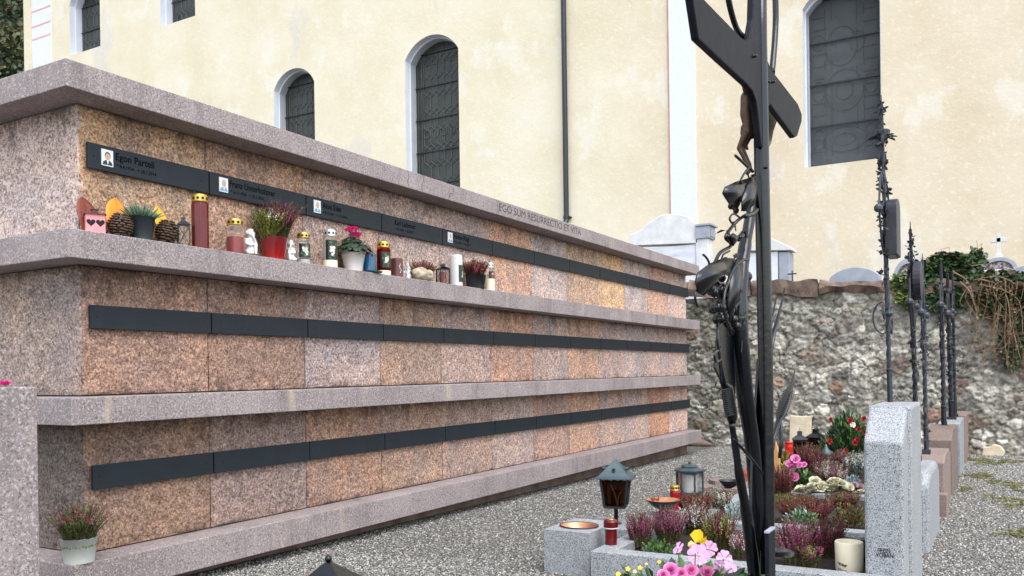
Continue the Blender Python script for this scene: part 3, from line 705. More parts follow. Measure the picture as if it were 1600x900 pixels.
for r,(zb,zt,pt,pb) in enumerate(rows):
    for i in range(12):
        y0=Y0+i*P; fine=(78,62) if i<3 else (40,36) if i<7 else (22,22)
        b=rough_panel(y0+.003,y0+P-.003,Zl[zb]+.006,Zl[zt]-.004,XF,fine[0],fine[1],r*20+i*1.7)
        k=PC[r][i]; finish_panel(b,'niche_panel',k)
        b=MB(); b.box(XF+.008,XF+.024,y0+.004+(.028 if i==0 else 0),y0+P-.004+(.022 if i==11 else 0),Zl[pb],Zl[pt])
        pl_=cl(b.build('nameplate',M['slate'],colu,bevel=.0015))
        b=MB()
        for yy in (y0+.06,y0+P-.05):
            b.lathe([(.0045,0),(.0045,.001)],8,(0,0,0)); nn=len(b.v)-16
            b.v[nn:]=[(XF+.0241+v[2],yy+v[0],(Zl[pt]+Zl[pb])/2+v[1]) for v in b.v[nn:]]
        b.build('bolt',M['black'],pl_)
        if r==0 and i<5:
            nm,dt,(xa,xe,xd),ph,hs=PEOPLE[i]; XP=XF+.0242
            py=222+.239*(xa-130); zc=(Zl[pt]+Zl[pb])/2
            ya=at_x(xa,py+18,XP).y; yb=at_x(xe,py+18,XP).y; yd=at_x(xd,py+30,XP).y
            text(nm,'lettering',M['letter'],pl_,(XP,ya,zc+.004),FACE_X,.033,yb-ya,bold=.012)
            text(dt,'lettering',M['letter'],pl_,(XP,ya+.004,zc-.030),FACE_X,.0165,yd-ya,bold=.006)
            if ph:
                xa,xb_,ta,tb=ph; yl=at_x(xa,(ta+tb)/2,XP).y; yr=at_x(xb_,(ta+tb)/2,XP).y; h=.074; w=yr-yl; zz=zc-h/2+.003
                f=MB(); f.box(XP,XP+.004,yl,yr,zz,zz+h,0)
                def disc(cy,cz,ry,rz,m,dx,cut=None):
                    pts=[(XP+.004+dx,cy+ry*math.cos(a*PI/10),cz+rz*math.sin(a*PI/10)) for a in range(20)]
                    f.add(pts,[tuple(range(20))],m)
                cy=yl+w*.52
                f.add([(XP+.0044,yl+w*.06,zz+.004),(XP+.0044,yr-w*.06,zz+.004),(XP+.0044,yr-w*.12,zz+h*.24),(XP+.0044,cy+w*.14,zz+h*.36),(XP+.0044,cy-w*.14,zz+h*.36),(XP+.0044,yl+w*.12,zz+h*.24)],[(0,1,2,3,4,5)],4 if hs else 3)
                f.add([(XP+.0047,cy-w*.10,zz+h*.36),(XP+.0047,cy,zz+h*.06),(XP+.0047,cy+w*.10,zz+h*.36)],[(0,1,2)],0)
                disc(cy,zz+h*.63,w*.25,h*.235,2 if not hs else 5,.0008); disc(cy,zz+h*.57,w*.215,h*.21,1,.0011)
                f.build('portrait',[M['photo_bg'],M['skin'],M['hair'],M['suit'],M['shirtblue'],M['hair_grey']],pl_)
# end panels of the short side (looking -Y)
for r,(zb,zt,_,_) in enumerate(rows):
    b=rough_panel(XB+.01,XF-.004,Zl[zb]+.006,Zl[zt]-.004,0,44,34,r*20+.7)
    b.v=[(v[1],Y0-v[0]-.006,v[2]) for v in b.v]; b.f=[tuple(reversed(f)) for f in b.f] if False else b.f
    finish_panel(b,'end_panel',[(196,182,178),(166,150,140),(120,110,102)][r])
ya=at_x(780,330,XS).y; yb=at_x(907.5,362,XS).y
text('EGO SUM RESURRECTIO ET VITA','carved_inscription',M['carved'],None,(0,0,0),FACE_X,.060,yb-ya)
o=[x for x in bpy.data.objects if x.name.startswith('carved_inscription')][0]; o.parent=colu; o.location=Vector((XS+.0004,ya,(Zl['ct']+Zl['cb'])/2-.022))-CL
for nm in [x for x in bpy.data.objects if x.name.startswith('lettering')]: pass
# neighbouring stone pier at the left edge, with a flower on it
p=at_x(58,604,-2.45); b=MB(); b.box(-3.3,-2.45,.75,p.y,gz(1),p.z)
o=b.build('stone_pier',M['slab'],bevel=.004); o.location=(0,0,0); tag(o,'polished grey stone pier cut off by the left edge of the photo','pier')
q=at_x(8,603,-2.56); b=MB(); rs=random.Random(4)
for k in range(16):
    a=k*2.4; d=Vector((math.cos(a)*.8,math.sin(a)*.8,.25+.04*k)); b.leaf((0,0,.004),d,Vector((-math.sin(a),math.cos(a),.2)),.022,.016,0)
o=b.build('flower',M['magenta']); o.location=(q.x,q.y,p.z); tag(o,'bright pink flower lying on top of the grey stone pier','flower')
# ================================================================== PLANT BUILDERS
def heather(parent, Rr, H, n, cols, seed, spread=.9, green='green', base_r=None, gfrac=.5, z0=0, curl=.25, thick=1.0, fol=True):
    rs=random.Random(seed); g=MB(); f=MB(); base_r=base_r or Rr*.5; n=int(n*1.3)
    for k in range(n):
        a=rs.random()*2*PI; q=math.sqrt(rs.random()); bp=Vector((base_r*q*math.cos(a),base_r*q*math.sin(a),z0))
        ln=H*rs.uniform(.62,1.0)*(1-.18*q); out=Vector((math.cos(a),math.sin(a),0)); lean=(Rr-base_r)*q*rs.uniform(.5,1.15)
        side=Vector((rs.gauss(0,.06),rs.gauss(0,.06),0))*H
        pts=[]; m=5
        for j in range(m+1):
            t=j/m; pts.append(bp+out*lean*(t**1.4)+side*t*t+Vector((0,0,ln*(t-.08*t*t))))
        g.tube(pts,[.0016*thick*(1-.6*j/m) for j in range(m+1)],3,1)
        ci=rs.randrange(len(cols)); tf=gfrac*rs.uniform(.75,1.25); steps=int(ln/.0042)
        for j in range(steps):
            t=.08+.92*(j+.5)/steps; i=min(m-1,int(t*m)); c=pts[i].lerp(pts[i+1],t*m-i); tg=(pts[i+1]-pts[i]).normalized()
            aa=rs.random()*6.28; o=tg.orthogonal().normalized(); d=(Matrix.Rotation(aa,3,tg)@o); 
            if t<tf or rs.random()<.10:
                d2=(d*.8+tg*.8).normalized(); L_=rs.uniform(.006,.011)*thick; g.quad(c+d2*L_*.5,d2*L_,tg.cross(d).normalized()*.0036*thick,0)
            else:
                d2=(d+tg*.35).normalized(); s=rs.uniform(.004,.0068)*thick*(1.1-.55*(t-tf)/(1.001-tf)); sd=tg.cross(d).normalized()
                f.quad(c+d2*s*.7,d2*s*1.5,sd*s,ci)
    g.build('foliage',[M[green],M['stem']],parent); f.build('blossom',[M[c] for c in cols],parent)
def mound(parent, Rx, Ry, H, n, leaf, mats, seed, name='foliage', shape=1.0, up=.35, wid=.5, z0=0):
    rs=random.Random(seed); b=MB()
    for k in range(n):
        u=Vector((rs.gauss(0,1),rs.gauss(0,1),abs(rs.gauss(0,1)))).normalized(); rr=rs.random()**.45*(.8+.3*noise.noise(u*2.5+Vector((seed,0,0))))
        c=Vector((u.x*Rx*rr,u.y*Ry*rr,z0+u.z*H*rr)); d=(u+Vector((rs.gauss(0,.5),rs.gauss(0,.5),up+rs.gauss(0,.4)))).normalized()
        l=leaf*rs.uniform(.6,1.3); b.leaf(c,d,Vector((rs.gauss(0,1),rs.gauss(0,1),rs.gauss(0,.5))),l,l*wid,rs.randrange(len(mats)))
    return b.build(name,[M[m] for m in mats],parent)
def round_petal(b, c, d, up, r, half, m, cup=.15, notch=.12, rs=rnd):
    d=d.normalized(); sd=up.cross(d).normalized(); nn=d.cross(sd); n=8; k=len(b.v); w0=rs.uniform(-.06,.06)
    vs=[c]
    for ring,(q,h) in enumerate(((.55,.35),(1.0,1.0))):
        for i in range(n+1):
            w=-1+2*i/n; L_=r*q*(1-.22*abs(w)**3-(notch*(1-abs(w))**2 if ring else 0)); an=w*half*(1 if ring else .92)
            vs.append(c+d*L_*math.cos(an)+sd*L_*math.sin(an)-nn*(cup*r*h*(-1)*(.5+.5*abs(w)))+nn*(w0*r*math.sin(w*4+ring)))
    fs=[(0,1+i,2+i) for i in range(n)]+[(1+i,n+2+i,n+3+i,2+i) for i in range(n)]
    b.add(vs,fs,m)
def rosette_flower(b, c, up, r, npet, layers, m, rs, wid=.75, cup=.35):
    up=Vector(up).normalized(); o=up.orthogonal().normalized()
    for l in range(layers):
        k=1-l/layers*.75
        for i in range(npet):
            a=2*PI*i/npet+l*.6+rs.uniform(-.16,.16); d=Matrix.Rotation(a,3,up)@o; d=(d*(1-.28*l)+up*(cup+.4*l+rs.uniform(-.08,.08))).normalized()
            if wid>.65 or r<.034: round_petal(b,Vector(c)+up*.001*l,d,up,r*k*rs.uniform(.88,1.08),.62*wid/.7,m,.12,.10,rs)
            else: b.leaf(Vector(c)+up*.001*l,d,up.cross(d),r*k,r*wid*k,m,.12)

# ================================================================== ROW ON THE SHELF
ZS=Zl['s2t']; XM=XF+.09
def slot(px, ytop, wpx, X=XM):
    p=at_x(px, ytop, X); s=pxm(p); return (X,p.y,ZS), wpx*s, p.z-ZS
def lid(b, r, h, z, n=24, m=0, mh=1, holes=10, hz=.45, hr=.13):
    b.lathe([(r*1.03,0),(r*1.06,h*.12),(r*1.0,h*.2),(r*1.0,h*.8),(r*.93,h*.95),(r*.6,h)],n,(0,0,z),m)
    for k in range(holes):
        a=2*PI*k/holes+.3; u=Vector((math.cos(a),math.sin(a),0)); t=Vector((-u.y,u.x,0)); c=u*(r*1.012)+Vector((0,0,z+h*hz)); q=r*hr*1.4
        b.add([c+t*q*math.cos(j*PI/4)+Vector((0,0,q*math.sin(j*PI/4))) for j in range(8)],[tuple(range(8))],mh)
def printed_rose(parent, r, z0, h, ang, wmat='white'):
    """a curved label on the jar: dark leaves with a white rose"""
    b=MB(); rs=random.Random(int(z0*1000)+7); n=10; hw=.95
    b.add([((r+.0006)*math.cos(ang+hw*(2*i/n-1)),(r+.0006)*math.sin(ang+hw*(2*i/n-1)),z0+h*j) for j in (0,1) for i in range(n+1)],[(i,i+1,n+2+i,n+1+i) for i in range(n)],0)
    def disc(a,z,q,m,off):
        c=Vector(((r+off)*math.cos(a),(r+off)*math.sin(a),z)); t=Vector((-math.sin(a),math.cos(a),0)); w=rs.random()*6
        b.add([c+t*q*math.cos(j*PI/6)*rs.uniform(.8,1)+Vector((0,0,q*math.sin(j*PI/6)*rs.uniform(.8,1))) for j in range(12)],[tuple(range(12))],m)
    for k in range(16): disc(ang+rs.gauss(0,.42),z0+h*rs.uniform(.08,.92),rs.uniform(.004,.008),3,.0011)
    for k in range(9): disc(ang+rs.gauss(0,.17),z0+h*(.52+rs.gauss(0,.09)),rs.uniform(.007,.011),1,.0014+.00005*k)
    for k in range(14): disc(ang+rs.gauss(0,.15),z0+h*(.52+rs.gauss(0,.08)),rs.uniform(.003,.006),2 if k%2 else 1,.0020+.00005*k)
    return b.build('printed_label',[M['label_dark'],M[wmat],M['petal_shade'],M['green_mid']],parent)
CAM_A=math.atan2(-Y0-1.2,A)   # the side of the jars that looks at the viewer
# --- leaves leaning against the stone
def big_leaf(name,label,px0,px1,yt,yb,m,X,rot,seed):
    p=at_x((px0+px1)/2,yt,X); s=pxm(p); w=(px1-px0)*s*1.12; h=p.z-ZS; b=MB(); rs=random.Random(seed); n=12; vs=[]
    for j in range(n+1):
        t=j/n; hw=w*.5*(math.sin(PI*min(1,t*.93+.06))**.62)*(1+.05*rs.uniform(-1,1)); 
        for i in (-1,-.5,0,.5,1): vs.append((.005*abs(i)+.004*math.sin(t*9+i*2)+.05*h*math.sin(t*3)+.05*(1-t),hw*i,h*t))
    b.add(vs,[(j*5+i,j*5+i+1,(j+1)*5+i+1,(j+1)*5+i) for j in range(n) for i in range(4)])
    b.tube([(.006+.05*h*math.sin(j/n*3)+.05*(1-j/n),0,h*j/n) for j in range(n+1)],.0012,4)
    o=b.build(name,m,smooth=True); o.location=(X,p.y,ZS); o.rotation_euler=(R(rot),0,0); md=o.modifiers.new('t','SOLIDIFY'); md.thickness=.0012
    tag(o,label,'leaf')
big_leaf('dry_leaf','large reddish brown dry leaf leaning on the wall behind the pink tin lantern',114,146,308,357,M['leaf_brown'],XF+.02,3,1)
big_leaf('dry_leaf','large orange dry leaf leaning on the wall left of the first pine cone',153,193,308,360,M['leaf_orange'],XF+.02,-6,2)
big_leaf('dry_leaf','yellow dry leaf half hidden behind the dark pot of the succulent',236,258,321,366,M['leaf_yellow'],XF+.02,4,3)
# --- pink tin house lantern
l,w,h=slot(148,325,32,XF+.11); t=thing('tin_lantern','small pink tin lantern house with two heart cut-outs and rusty roof','lantern',l,R(-28)); w*=.86
b=MB(); hb=h*.72; b.box(-w*.36,w*.36,-w/2,w/2,0,hb); b.build('house',M['pink_tin'],t,bevel=.001)
b=MB(); b.prism([(-w*.46,-w*.58,hb),(w*.46,-w*.58,hb),(w*.05,-w*.58,hb+h*.10),(-w*.05,-w*.58,hb+h*.10)],(0,w*1.16,0)); b.build('roof',M['rust_tin'],t,bevel=.001)
b=MB(); b.box(-w*.14,w*.14,-w*.16,w*.16,hb+h*.09,hb+h*.2); b.box(-w*.2,w*.2,-w*.22,w*.22,hb+h*.2,hb+h*.225); b.build('chimney',M['rust_tin'],t)
def heart(b,cy,cz,s,x,m=0):
    pts=[]
    for k in range(24):
        a=2*PI*k/24; yy=.0625*16*math.sin(a)**3; zz=.0625*(13*math.cos(a)-5*math.cos(2*a)-2*math.cos(3*a)-math.cos(4*a)); pts.append((x,cy+yy*s,cz+zz*s))
    b.add(pts,[tuple(range(24))],m)
for cy in (-w*.24,w*.24):
    b=MB(); heart(b,cy,hb*.56,w*.235,w*.362); b.build('heart_cutout',M['black'],t)
b=MB(); b.tube([(0,-w*.08,h*.96)]+[(0,w*.5*math.sin(k*.4)-w*.08,h*.96+w*.5*(1-math.cos(k*.4))) for k in range(1,6)],.0009,4); b.build('wire_handle',M['rust_tin'],t)
# --- pine cones
def pine_cone(label,px,yt,wpx,X,seed):
    l,w,h=slot(px,yt,wpx,X); b=MB(); rs=random.Random(seed); r=w/2
    b.ball((0,0,h*.48),1,(r*.7,r*.7,h*.46),14,0)
    nrow=9
    for j in range(nrow):
        t=(j+.4)/nrow; rr=r*.74*math.sin(PI*(.12+.83*t))**.7; n=max(5,int(15*math.sin(PI*(.1+.8*t))))
        for i in range(n):
            a=2*PI*(i+.5*(j%2))/n+rs.uniform(-.16,.16); u=Vector((math.cos(a),math.sin(a),0)); s=Vector((-u.y,u.x,0)); z=h*(.04+.9*t); c=u*rr+Vector((0,0,z))
            d=(u+Vector((0,0,.45+.9*(t-.4)+rs.uniform(-.15,.2)))).normalized(); n_=s.cross(d); ln=r*.34; wd=rr*PI/n*1.15
            b.prism([c-s*wd*.5,c+d*ln*.8-s*wd,c+d*ln,c+d*ln*.8+s*wd,c+s*wd*.5],n_*-.004*1.3,0)
            e=c+d*ln*.86; b.add([e-s*wd*.75+n_*.0016,e+d*ln*.15+n_*.0016,e+s*wd*.75+n_*.0016,e-d*ln*.14+n_*.0022],[(0,1,2,3)],1)
    o=b.build('pine_cone',[M['cone'],M['cone_tip']]); o.location=l; o.rotation_euler=(R(rs.uniform(-8,8)),R(6),0); tag(o,label,'pine cone')
pine_cone('open brown pine cone between the pink lantern and the succulent pot',186,335,38,XF+.11,1)
pine_cone('open brown pine cone between the succulent pot and the small dark lantern',258,345,36,XF+.11,2)
# --- succulent
def pot(parent,r0,r1,h,m,lip=.06,n=28,soil=True,ripple=None):
    b=MB(); b.lathe([(r0,0),(r0*1.02,h*.03),(r1*.985,h*(1-lip*1.3)),(r1*1.03,h*(1-lip)),(r1*1.03,h),(r1*.93,h),(r1*.9,h*.86)],n,m=0,cap1=False,ripple=ripple)
    o=b.build('pot',M[m] if isinstance(m,str) else m,parent,smooth=False); 
    for p_ in o.data.polygons: p_.use_smooth=len(p_.vertices)==4
    if soil: s=MB(); s.lathe([(r1*.9,h*.86),(r1*.5,h*.9),(.001,h*.9)],16,cap0=False); s.build('soil',M['soil'],parent)
    return o
l,w,h=slot(220,311,48,XF+.10); t=thing('potted_succulent','spiky grey green succulent in a dark grey pot between the pine cones','potted plant',l)
ph=h*.56; pot(t,w*.31,w*.44,ph,'pot_dark',.0); b=MB(); rs=random.Random(3)
for k in range(64):
    a=k*2.4; q=math.sqrt((k+.5)/64); d=Vector((math.cos(a)*q*1.05,math.sin(a)*q*1.05,1.15-.75*q)).normalized(); ln=h*.46*rs.uniform(.7,1.05); c=Vector((math.cos(a)*q*w*.2,math.sin(a)*q*w*.2,ph*.88))
    s=d.orthogonal().normalized(); b.tube([c,c+d*ln*.4,c+d*ln*.8,c+d*ln],[.004,.0062,.0042,.0006],5,0,flat=.6)
b.build('leaves',M['succulent'],t,smooth=True)
# --- small dark lantern
def cage_lantern(t,w,h,m,gl,tw=.88,body=.62,holes=False):
    b=MB(); s=w/2; hb=h*body
    b.box(-s,s,-s,s,0,h*.04); b.build('base',m,t)
    b=MB(); b.box(-s*.95,s*.95,-s*.95,s*.95,hb,hb+h*.03); b.build('top_plate',m,t)
    b=MB()
    for sx in (-1,1):
        for sy in (-1,1): b.box(sx*s*.9-s*.08,sx*s*.9+s*.08,sy*s*.9-s*.08,sy*s*.9+s*.08,h*.04,hb)
    for u in (0,1):
        for k in (-1,1):
            for d in (-1,1):
                p0=(k*s*.9,-s*.82*d,h*.05); p1=(k*s*.9,s*.82*d,hb*.98)
                if u: p0,p1=(p0[1],p0[0],p0[2]),(p1[1],p1[0],p1[2])
                b.tube([p0,p1],.0011,4)
    b.build('frame',m,t)
    b=MB(); b.lathe([(s*1.5,0),(s*1.52,h*.015),(s*.5,h*.13),(s*.42,h*.2),(s*.55,h*.205),(s*.5,h*.23),(s*.1,h*.26)],4,(0,0,hb+h*.03),rot=PI/4); b.build('roof',m,t)
    b=MB(); b.tube([(0,s*.5*math.cos(a),h*.93+s*.5*math.sin(a)) for a in [k*PI/8 for k in range(9)]],.001,4); b.build('handle',m,t)
    b=MB(); b.box(-s*.82,s*.82,-s*.82,s*.82,h*.045,hb*.99); b.build('glass',gl,t)
l,w,h=slot(286,335,25,XF+.1); t=thing('metal_lantern','small dark grey metal lantern with crossed wires left of the tall red candle','lantern',l,R(-30))
cage_lantern(t,w*.72,h*1.02,M['darkmetal'],M['glass'])
# --- tall red candle
l,w,h=slot(312,305,26,XF+.125); t=thing('grave_candle','tall deep red octagonal grave candle with a gold lid','candle',l); r=w/2
b=MB(); b.lathe([(r*.97,0),(r*1.0,.004),(r*1.0,h*.8),(r*.9,h*.86)],8,rot=R(10)); b.build('jar',M['redwax'],t,bevel=.002)
b=MB(); lid(b,r*.93,h*.145,h*.86); b.build('lid',[M['gold'],M['black']],t)
b=MB(); b.box(r*.86,r*.93,-r*.22,r*.22,h*.62,h*.70); o=b.build('embossed_band',M['redwax'],t); 
# --- glass candle with red insert
def glass_candle(label,px,yt,wpx,X,lidm,wax,waxh,glass='glass',rose=None,band=False,n=24):
    l,w,h=slot(px,yt,wpx,X); t=thing('grave_candle',label,'candle',l); r=w/2
    b=MB(); b.lathe([(r*.94,0),(r,.004),(r,h*.72),(r*.88,h*.8)],n,m=0); o=b.build('jar',M[glass],t,smooth=True)
    b=MB(); b.lathe([(r*.86,.003),(r*.86,h*waxh),(r*.3,h*waxh+.003)],n); b.build('candle_wax',M[wax],t)
    b=MB(); lid(b,r*.9,h*.18,h*.8,n); b.build('lid',[M[lidm],M['black']],t)
    if rose: printed_rose(t,r,h*rose[0],h*rose[1],rose[2],rose[3])
    if band: b=MB(); b.lathe([(r*1.01,0),(r*1.01,h*band)],n); b.build('label_band',M['cream'],t)
    return t
glass_candle('clear glass candle with bright red insert and gold lid beside the white angel',367,342,27,XF+.12,'gold','redglow',.48)
# --- angels
def angel(label,px,yt,wpx,X,flip,seed):
    l,w,h=slot(px,yt,wpx,X); t=thing('angel_figure',label,'figurine',l,R(-25)); b=MB(); k=h; s=1 if flip else -1
    b.ball((0,0,k*.80),k*.15,(.98,.95,1.02),14)                      # head
    for q in range(46):
        zz=1-2*(q+.5)/46; rr=math.sqrt(1-zz*zz); a=q*2.4; u=Vector((rr*math.cos(a),rr*math.sin(a),zz))
        if u.x>.25 and u.z<.62: continue
        if u.z<-.55: continue
        b.ball((u.x*k*.15,u.y*k*.15,k*.80+u.z*k*.15),k*.036,(1,1,1),8)   # curls
    b.ball((k*.125,0,k*.79),k*.025,(1,1,1),6); b.ball((k*.10,.05*k*s,k*.75),k*.05,(1,1,.8),6); b.ball((k*.10,-.05*k*s,k*.75),k*.05,(1,1,.8),6)
    b.tube([(0,0,k*.72),(-.02*k,0,k*.6),(-.02*k,0,k*.42),(0,0,k*.2),(0,0,k*.06)],[k*.07,k*.115,k*.135,k*.17,k*.16],12)  # neck and trunk
    b.tube([(0,.13*k*s,k*.2),(.18*k,.13*k*s,k*.40),(.20*k,.12*k*s,k*.12),(.26*k,.11*k*s,k*.04)],[k*.1,k*.075,k*.055,k*.04],10)   # raised knee
    b.tube([(0,-.12*k*s,k*.14),(.2*k,-.14*k*s,k*.10),(.30*k,.02*k*s,k*.06)],[k*.1,k*.075,k*.04],10)     # folded leg
    b.tube([(-.02*k,.12*k*s,k*.6),(.12*k,.15*k*s,k*.46),(.15*k,.06*k*s,k*.66),(.12*k,.06*k*s,k*.72)],[k*.06,k*.05,k*.04,k*.035],10)   # arm to the chin
    b.tube([(-.02*k,-.12*k*s,k*.6),(.06*k,-.18*k*s,k*.42),(.16*k,-.05*k*s,k*.36),(.19*k,.05*k*s,k*.40)],[k*.06,k*.05,k*.04,k*.035],10)
    b.build('body',M['white'],t,remesh=k*.022)
    for sg in (-1,1):
        w_=MB()
        for q in range(6):
            a=R(20+q*24); w_.tube([(-.12*k,.05*k*sg,k*.55),(-.19*k,.17*k*sg,k*(.55+.12*math.cos(a))),(-.2*k,(.17+.14*math.sin(a))*k*sg,k*(.5+.22*math.cos(a)))],[k*.03,k*.035,k*.018],6,flat=.6)
        w_.build('wing',M['white'],t,smooth=True)
angel('white cherub figure resting its chin, between the glass candle and the red pot',391,356,28,XF+.125,True,1)
angel('smaller white cherub figure sitting just right of the red glazed pot',454,374,20,XF+.125,False,2)
# --- red pot with two heathers
l,w,h=slot(428,372,44,XF+.09); t=thing('potted_heather','lime green and mauve heather planted together in a red glazed pot','potted plant',l)
hp=h; pot(t,w*.36,w*.51,hp,'redglaze',.0)
l2,w2,h2=slot(428,318,96,XF+.09)
e=bpy.data.objects.new('a',None)
def heather_in(parent,off,*a,**k):
    n0=set(bpy.data.objects); heather(parent,*a,**k)
    for o in set(bpy.data.objects)-n0: o.location=Vector(off)
heather_in(t,(.0,-w*.30,0),w2*.32,h2-hp*.8,120,['green_yel','green_yel','h_white'],11,green='green_yel',thick=1.5,base_r=w*.2,z0=hp*.82,gfrac=.7)
heather_in(t,(0,w*.24,0),w2*.40,(h2-hp*.8)*1.32,190,['h_mauve','h_red','h_purple','h_mauve'],12,thick=1.5,base_r=w*.24,z0=hp*.82,gfrac=.42)
# --- remaining candles
glass_candle('clear glass candle with gold lid and white flower print right of the small cherub',474,363,21,XF+.11,'gold','white',.14,rose=(.2,.42,-.55,'white'))
glass_candle('tall glass candle with silver lid and large white rose print',515.5,358,22,XF+.11,'silver','white',.5,rose=(.2,.5,-.55,'white'),band=.19)
# --- cyclamen
l,w,h=slot(552,396,38,XF+.10); t=thing('potted_cyclamen','bright pink cyclamen with marbled leaves in a white pot','potted plant',l); hp=h; pot(t,w*.34,w*.5,hp,'pot_white',.0)
_,w2,h2=slot(552,357,68,XF+.10); b=MB(); st=MB(); fl=MB(); rs=random.Random(5)
for k in range(84):
    a=k*2.4; q=math.sqrt((k+.5)/84); c=Vector((math.cos(a)*q*w2*.46,math.sin(a)*q*w2*.46,hp+(h2-hp)*(.62-.66*q*q)+rs.uniform(-.008,.012)))
    u=Vector((math.cos(a)*q*.9,math.sin(a)*q*.9,.75)).normalized(); o1=u.orthogonal().normalized(); o2=u.cross(o1); r=rs.uniform(.014,.021)
    ring=[c+o1*r*math.cos(j*PI/4.5)*(1.0 if j else .72)+o2*r*math.sin(j*PI/4.5)-u*.003 for j in range(9)]
    b.add([c+u*.003]+ring,[(0,1+j,1+(j+1)%9) for j in range(9)]); st.tube([(0,0,hp*.85),c*.5+Vector((0,0,hp*.4)),c],.0013,4)
for cx,cy,cz,n in ((0,-.012,.98,26),(0,.030,.80,22)):
    for k in range(n):
        c=Vector((rs.gauss(0,.014),cy+rs.gauss(0,.017),hp+(h2-hp)*cz-.004-abs(rs.gauss(0,.010))))
        for i in range(5):
            a=i*1.257+k; d=Vector((math.cos(a)*.6,math.sin(a)*.6,.8)); fl.leaf(c,d,Vector((-math.sin(a),math.cos(a),0)),.022,.017,0,.2)
        st.tube([(0,cy*.4,hp*.9),c],.0011,4)
b.build('leaves',M['green_cyc'],t,smooth=True); st.build('stems',M['h_burg'],t); fl.build('blossom',M['cyc_pink'],t)
# --- blue votive, dish
l,w,h=slot(577,397,21,XF+.12); t=thing('votive_glass','small light blue glass votive in a teal dish beside the white pot','candle',(l[0],l[1]+.0,l[2]))
b=MB(); b.lathe([(w*.38,.012),(w*.46,.016),(w*.5,h),(w*.44,h),(w*.40,.022)],20,cap1=True); b.build('glass',M['blueglass'],t,smooth=False)
b=MB(); b.lathe([(w*.45,0),(w*.85,.006),(w*.9,.012),(w*.8,.012),(w*.5,.006)],24,(0,.012,0)); b.build('dish',M['teal'],t)
glass_candle('brown glass candle with gold lid and white rose print right of the cyclamen',599,377,22,XF+.11,'gold','brownwax',.75,'glass_red',rose=(.22,.45,-.45,'white'),band=.14)
# --- brown mug candle
l,w,h=slot(620,404,19,XF+.11); t=thing('grave_candle','short brown ceramic candle cup with a small white emblem','candle',l); r=w/2
b=MB(); b.lathe([(r*.95,0),(r,.004),(r,h*.97),(r*.93,h),(r*.8,h*.98)],24); b.build('cup',M['brownwax'],t)
b=MB(); a0=-.35
for k in range(7): 
    a=a0+.14*math.sin(k*1.1); c=Vector(((r+.001)*math.cos(a),(r+.001)*math.sin(a),h*(.25+.07*k))); tt=Vector((-math.sin(a),math.cos(a),0)); b.quad(c,tt*.008,Vector((0,0,.009)))
b.build('emblem',M['white'],t)
# --- silver wing ornament
l,w,h=slot(637,405,18,XF+.135); b=MB(); rs=random.Random(9)
for k in range(90):
    t_=rs.random(); a=rs.random()*6.28; rr=w*.5*(1-t_)**.7*(.6+.4*rs.random()); c=Vector((rr*math.cos(a)*.6,rr*math.sin(a),h*t_*.95)); d=Vector((rs.gauss(0,.3),rs.gauss(0,.4),-1)).normalized()
    b.leaf(c,d,Vector((rs.gauss(0,1),rs.gauss(0,1),0)),min(.022,c.z+.004),.006,rs.randrange(2))
b.tube([(0,0,0),(0,0,h*.9)],[w*.25,.002],8,0)
o=b.build('feather_ornament',[M['silver'],M['h_white']]); o.location=l; tag(o,'silvery white feather shaped ornament leaning by the brown candle cup','ornament')
# --- heather behind the stone
l,w,h=slot(660,403,42,XF+.06); t=thing('heather_plant','dark red heather with orange berries growing behind the beige stone','plant',l)
heather(t,w*.62,h*1.05,120,['h_red','h_burg','h_red'],21,thick=1.6,base_r=w*.22,gfrac=.45)
b=MB(); rs=random.Random(3)
for k in range(40): b.ball((.01+rs.gauss(0,.012),w*.36+rs.gauss(0,.014),h*.42+rs.gauss(0,.018)),.0042,(1,1,1),6)
b.build('berries',M['berry'],t,smooth=True)
l,w,h=slot(661,418,43,XF+.125); b=MB(); b.ball((0,-w*.16,h*.5),1,(h*.6,w*.35,h*.50),18); b.ball((0,w*.18,h*.43),1,(h*.5,w*.34,h*.44),18); b.ball((0,0,h*.42),1,(h*.6,w*.42,h*.46),18); b.v=[tuple(Vector(v)*(1+.22*noise.noise(Vector(v)*38))) for v in b.v]
o=b.build('field_stone',M['stone_beige'],remesh=.005); o.location=l; tag(o,'rounded beige stone lying at the shelf edge before the red heather','stone')
# --- dark lantern with red candle
l,w,h=slot(692,409,24,XF+.12); t=thing('metal_lantern','small black wire lantern holding a red candle left of the white candle','lantern',l,R(-30)); cage_lantern(t,w*.72,h*1.0,M['iron'],M['glass'])
b=MB(); b.lathe([(w*.2,.003),(w*.2,h*.55)],16); b.build('candle_wax',M['redglow'],t)
# --- white pillar candle
l,w,h=slot(712.5,399,20,XF+.12); t=thing('pillar_candle','tall plain white pillar candle with a green floral print','candle',l); r=w/2
b=MB(); b.lathe([(r*.98,0),(r,.003),(r,h*.97),(r*.9,h),(r*.2,h*.985)],24); b.build('candle_wax',M['white'],t)
printed_rose(t,r,h*.12,h*.55,.35,'h_white')
# --- heather in the black pot
l,w,h=slot(743,430,32,XF+.11); t=thing('potted_heather','wine red heather in a black crumpled pot near the end of the row','potted plant',l); hp=h
pot(t,w*.42,w*.5,hp,'pot_black',.0,24,ripple=lambda a,j:1+.035*math.sin(a*7+j*2)+.02*math.sin(a*13))
_,w2,h2=slot(743,401,46,XF+.11); heather(t,w2*.52,(h2-hp*.8),170,['h_red','h_burg','h_red'],31,thick=1.7,base_r=w*.36,z0=hp*.8,gfrac=.32)
glass_candle('slim glass candle with silver lid and cream band, last of the row',765,410,15,XF+.12,'silver','cream',.5,rose=(.42,.25,-.3,'redglow'),band=.42)
